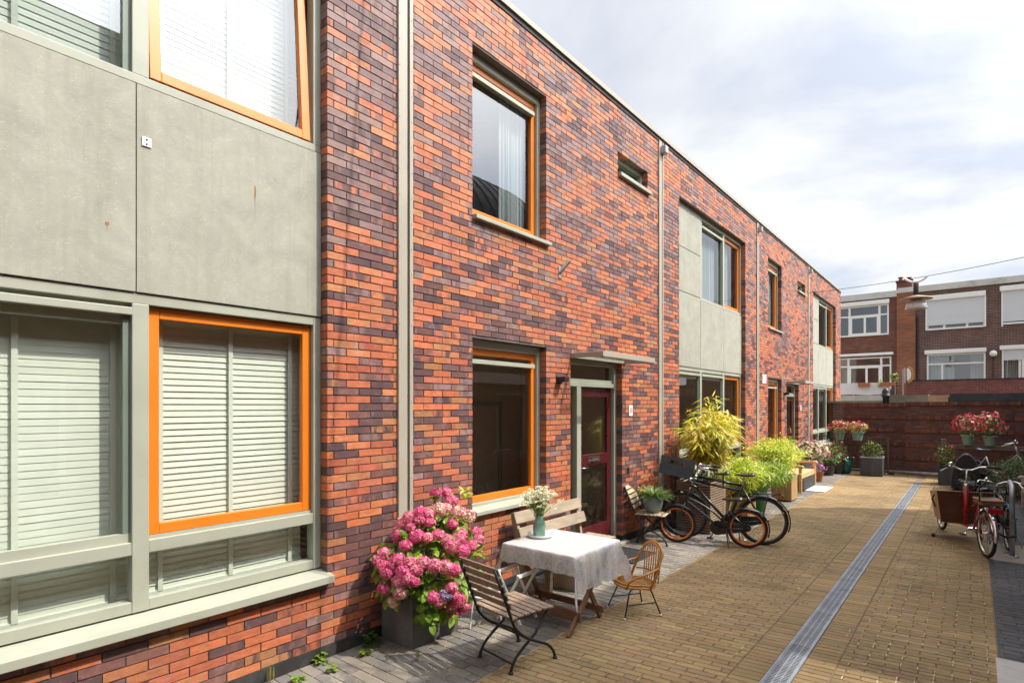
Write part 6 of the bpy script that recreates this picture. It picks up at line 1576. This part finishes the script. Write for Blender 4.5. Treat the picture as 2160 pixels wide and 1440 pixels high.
# red cargo bicycle
REDP = M('red_paint', (0.30,0.008,0.010), 0.28, var=0.1, bump=0.0, coat=0.4)
boxm = M('stained_plywood', (0.105,0.034,0.018), 0.4, var=0.2, scale=3, stretch=(1,1,6), bump=0.08)
plym = M('plain_plywood', (0.40,0.24,0.12), 0.55, var=0.15, scale=3, stretch=(1,1,6))
rear = Vector((4.38, 10.36)); dirn = Vector((-0.30, 1.0)).normalized()
root = thing('cargo_bicycle', 'red cargo bicycle with a dark plywood box in front of its handlebar', 'cargo bicycle', (rear.x, rear.y, 0), math.atan2(dirn.y, dirn.x))
A = Vector((0,0,0.33)); B = Vector((1.95,0,0.25))
wheel(root, A, 0.33, chrome, 0.024); wheel(root, B, 0.25, chrome, 0.022)
guard(root, A, 0.355, 0.1*math.pi, 1.05*math.pi, chrome); guard(root, B, 0.272, 0.05*math.pi, 0.9*math.pi, blk)
s = MB(); bb = Vector((0.48,0,0.30)); st = Vector((0.22,0,0.78)); hd = Vector((0.80,0,0.88))
s.tube([bb, st], 0.018, 10); s.tube([Vector((0.82,0,0.30)), hd], 0.032, 14); s.tube([bb, Vector((0.82,0,0.30)), Vector((1.72,0,0.22))], 0.024, 10); s.tube([st, Vector((0.81,0,0.48))], 0.017, 10); s.tube([Vector((1.72,0,0.20)), Vector((1.74,0,0.62))], 0.022, 10)
for y in (-0.06, 0.06):
    s.tube([Vector((0,y,0.33)), bb+Vector((0,y*0.5,0))], 0.010, 6); s.tube([Vector((0,y,0.33)), st+Vector((0,y*0.5,-0.04))], 0.010, 6); s.tube([(1.74,y*0.8,0.45), (1.95,y,0.25)], 0.011, 6)
s.build('frame', REDP, root, smooth=True)
s = MB(); s.tube([hd-Vector((0,0,0.02)), hd+Vector((-0.01,0,0.05))], 0.028, 12); s.tube([hd, hd+Vector((-0.04,0,0.26))], 0.014, 10)
top = hd+Vector((-0.04,0,0.26))
for sg in (-1, 1): s.tube([top, top+Vector((0.03,sg*0.07,-0.005)), top+Vector((0.02,sg*0.16,0.045)), top+Vector((-0.04,sg*0.26,0.055))], 0.0125, 8)
h = s.build('handlebar', chrome, root, smooth=True)
for sg in (-1, 1):
    s = MB(); s.tube([top+Vector((-0.035,sg*0.25,0.055)), top+Vector((-0.12,sg*0.37,0.045))], 0.018, 8); s.build('grip', rub, h, smooth=True)
    s = MB(); s.tube([top+Vector((-0.01,sg*0.23,0.04)), top+Vector((-0.07,sg*0.35,-0.02))], 0.008, 6); s.build('brake_lever', chrome, h)
s = MB(); s.ball(top+Vector((0.01,0.20,0.085)), 0.034, 10); s.build('bell', chrome, h, smooth=True)
s = MB(); s.tube([top, top+Vector((0.15,-0.1,-0.12)), top+Vector((0.10,-0.05,-0.35)), (0.85,-0.04,0.55)], 0.004, 5); s.tube([top+Vector((0,0.1,0)), top+Vector((0.22,0.05,-0.10)), (0.88,0.05,0.6)], 0.004, 5); s.build('cables', rub, root)
s = MB(); s.tube([st, st+Vector((-0.03,0,0.10))], 0.014, 8); s.build('seat_post', chrome, root); saddle(root, (0.15,0,0.91), blk, 0.10, 0.28)
s = MB()     # box, narrower below
def boxpanel(a, b, c, d, t=0.014):
    a, b, c, d = map(Vector, (a, b, c, d)); n = (b-a).cross(d-a).normalized()*t
    s.add([a,b,c,d,a+n,b+n,c+n,d+n], [(0,3,2,1),(4,5,6,7),(0,1,5,4),(1,2,6,5),(2,3,7,6),(3,0,4,7)])
zl, zh = 0.30, 0.80
boxpanel((0.92,-0.28,zl),(0.92,0.28,zl),(0.84,0.36,zh),(0.84,-0.36,zh)); s.build('box_back', boxm, root, bevel=0.008)
s = MB(); boxpanel((1.54,0.21,zl),(1.54,-0.21,zl),(1.62,-0.26,zh-0.10),(1.62,0.26,zh-0.10)); s.build('box_front', plym, root, bevel=0.004)
for sg in (-1, 1):
    s = MB(); boxpanel((0.935,sg*0.28,zl),(1.53,sg*0.21,zl),(1.61,sg*0.26,zh-0.10),(0.855,sg*0.36,zh)); s.build('box_side', plym, root, bevel=0.004)
s = MB(); s.box(0.93, 1.54, -0.21, 0.21, zl-0.012, zl+0.002); s.build('box_floor', plym, root)
s = MB(); s.tube([(0.95,0.365,0.72),(1.03,0.37,0.64),(0.99,0.335,0.52)], 0.012, 6); s.build('strap', blk, root)
s = MB(); s.ball((0.838,0.06,0.735), 0.018, 8); s.build('box_knob', blk, root)
s = MB(); s.tube([(1.30,0.17,0.27),(1.22,0.30,0.03)], 0.010, 6); s.tube([(1.30,-0.17,0.27),(1.22,-0.30,0.03)], 0.010, 6); s.tube([(1.22,-0.30,0.035),(1.22,0.30,0.035)], 0.009, 6); pst = s.build('parking_stand', MT['galv'], root)
for sg in (-1, 1):
    s = MB(); s.ball((1.22,sg*0.31,0.03), 0.03, 8); s.build('stand_foot', rub, pst)
s = MB()
for y in (-0.075, 0.075): s.tube([(0.22,y*0.6,0.70),(0.15,y,0.735),(-0.30,y,0.735)], 0.008, 6); s.tube([(0,y,0.33),(-0.12,y,0.735)], 0.007, 6)
s.tube([(-0.30,-0.075,0.735),(-0.30,0.075,0.735)], 0.008, 6); cr = s.build('carrier', blk, root, smooth=True)
s = MB(); s.box(-0.24, 0.10, -0.13, 0.13, 0.75, 0.80); s.box(-0.25, 0.10, -0.14, 0.14, 0.80, 0.83); s.build('seat_pad', M('tan_leather', (0.20,0.10,0.055), 0.6, var=0.25), cr, bevel=0.02)
s = MB(); s.tube([(-0.20,-0.14,0.80),(-0.22,-0.15,1.02),(-0.22,0.15,1.02),(-0.20,0.14,0.80)], 0.011, 8); s.build('rear_handle', blk, cr, smooth=True)
s = MB(); s.box(-0.315, -0.275, -0.085, 0.085, 0.655, 0.72); s.build('rear_light', redr, cr, bevel=0.008)
s = MB(); s.tube([bb+Vector((0,-0.07,0)), bb+Vector((0,0.07,0))], 0.026, 10)
for sg in (-1, 1):
    e = bb+Vector((sg*0.12,sg*0.085,-sg*0.11)); s.tube([bb+Vector((0,sg*0.075,0)), e], 0.009, 6); s.box(e.x-0.05, e.x+0.05, e.y+sg*0.005-0.02, e.y+sg*0.005+0.06, e.z-0.012, e.z+0.012)
s.build('crankset', chrome, root)
s = MB(); s.tube([(0.02,-0.10,0.36),(-0.02,-0.22,0.30),(0.10,-0.36,0.30)], 0.016, 8); s.build('lock_chain', rub, root)

bicycle('bicycle with a turquoise mudguard locked behind the steel rack', (4.64, 11.05, 0), (4.50, 12.12, 0), r=0.33, paint=blk, carrier=False, seat_h=0.80, bar_h=0.92, guard_m=M('turquoise_guard', (0.01,0.20,0.30), 0.35), double=False)
silver = M('silver_paint', (0.40,0.41,0.43), 0.3, 0.6, var=0.08, bump=0.0)
bicycle('silver city bicycle parked sideways before the timber rail', (4.22, 18.75, 0), (5.28, 18.55, 0), r=0.36, paint=silver, seat_h=1.0, bar_h=1.22, low=True, lean=0.05, guard_m=blk)
# dark netted wheel of a trailer in shade
root = thing('bike_trailer', 'dark covered bicycle trailer beside the shaded zinc planter', 'trailer', (4.15, 18.3, 0))
s = MB(); n = 18; pr = [(0.42*math.cos(math.pi*i/n), 0.06+0.85*math.sin(math.pi*i/n)) for i in range(n+1)]; vs = []
for x, z in pr: vs += [(x*0.7-0.05, -0.3, z), (x*0.7-0.05, 0.25, z)]
s.add(vs, [(2*i,2*i+1,2*i+3,2*i+2) for i in range(n)]+[tuple(2*i for i in range(n+1)), tuple(2*i+1 for i in range(n+1))[::-1]])
s.build('cover', M('black_canvas', (0.015,0.015,0.016), 0.8, var=0.2), root); 
wheel(root, Vector((-0.05,-0.36,0.24)), 0.24, MT['darkmetal'], 0.018)
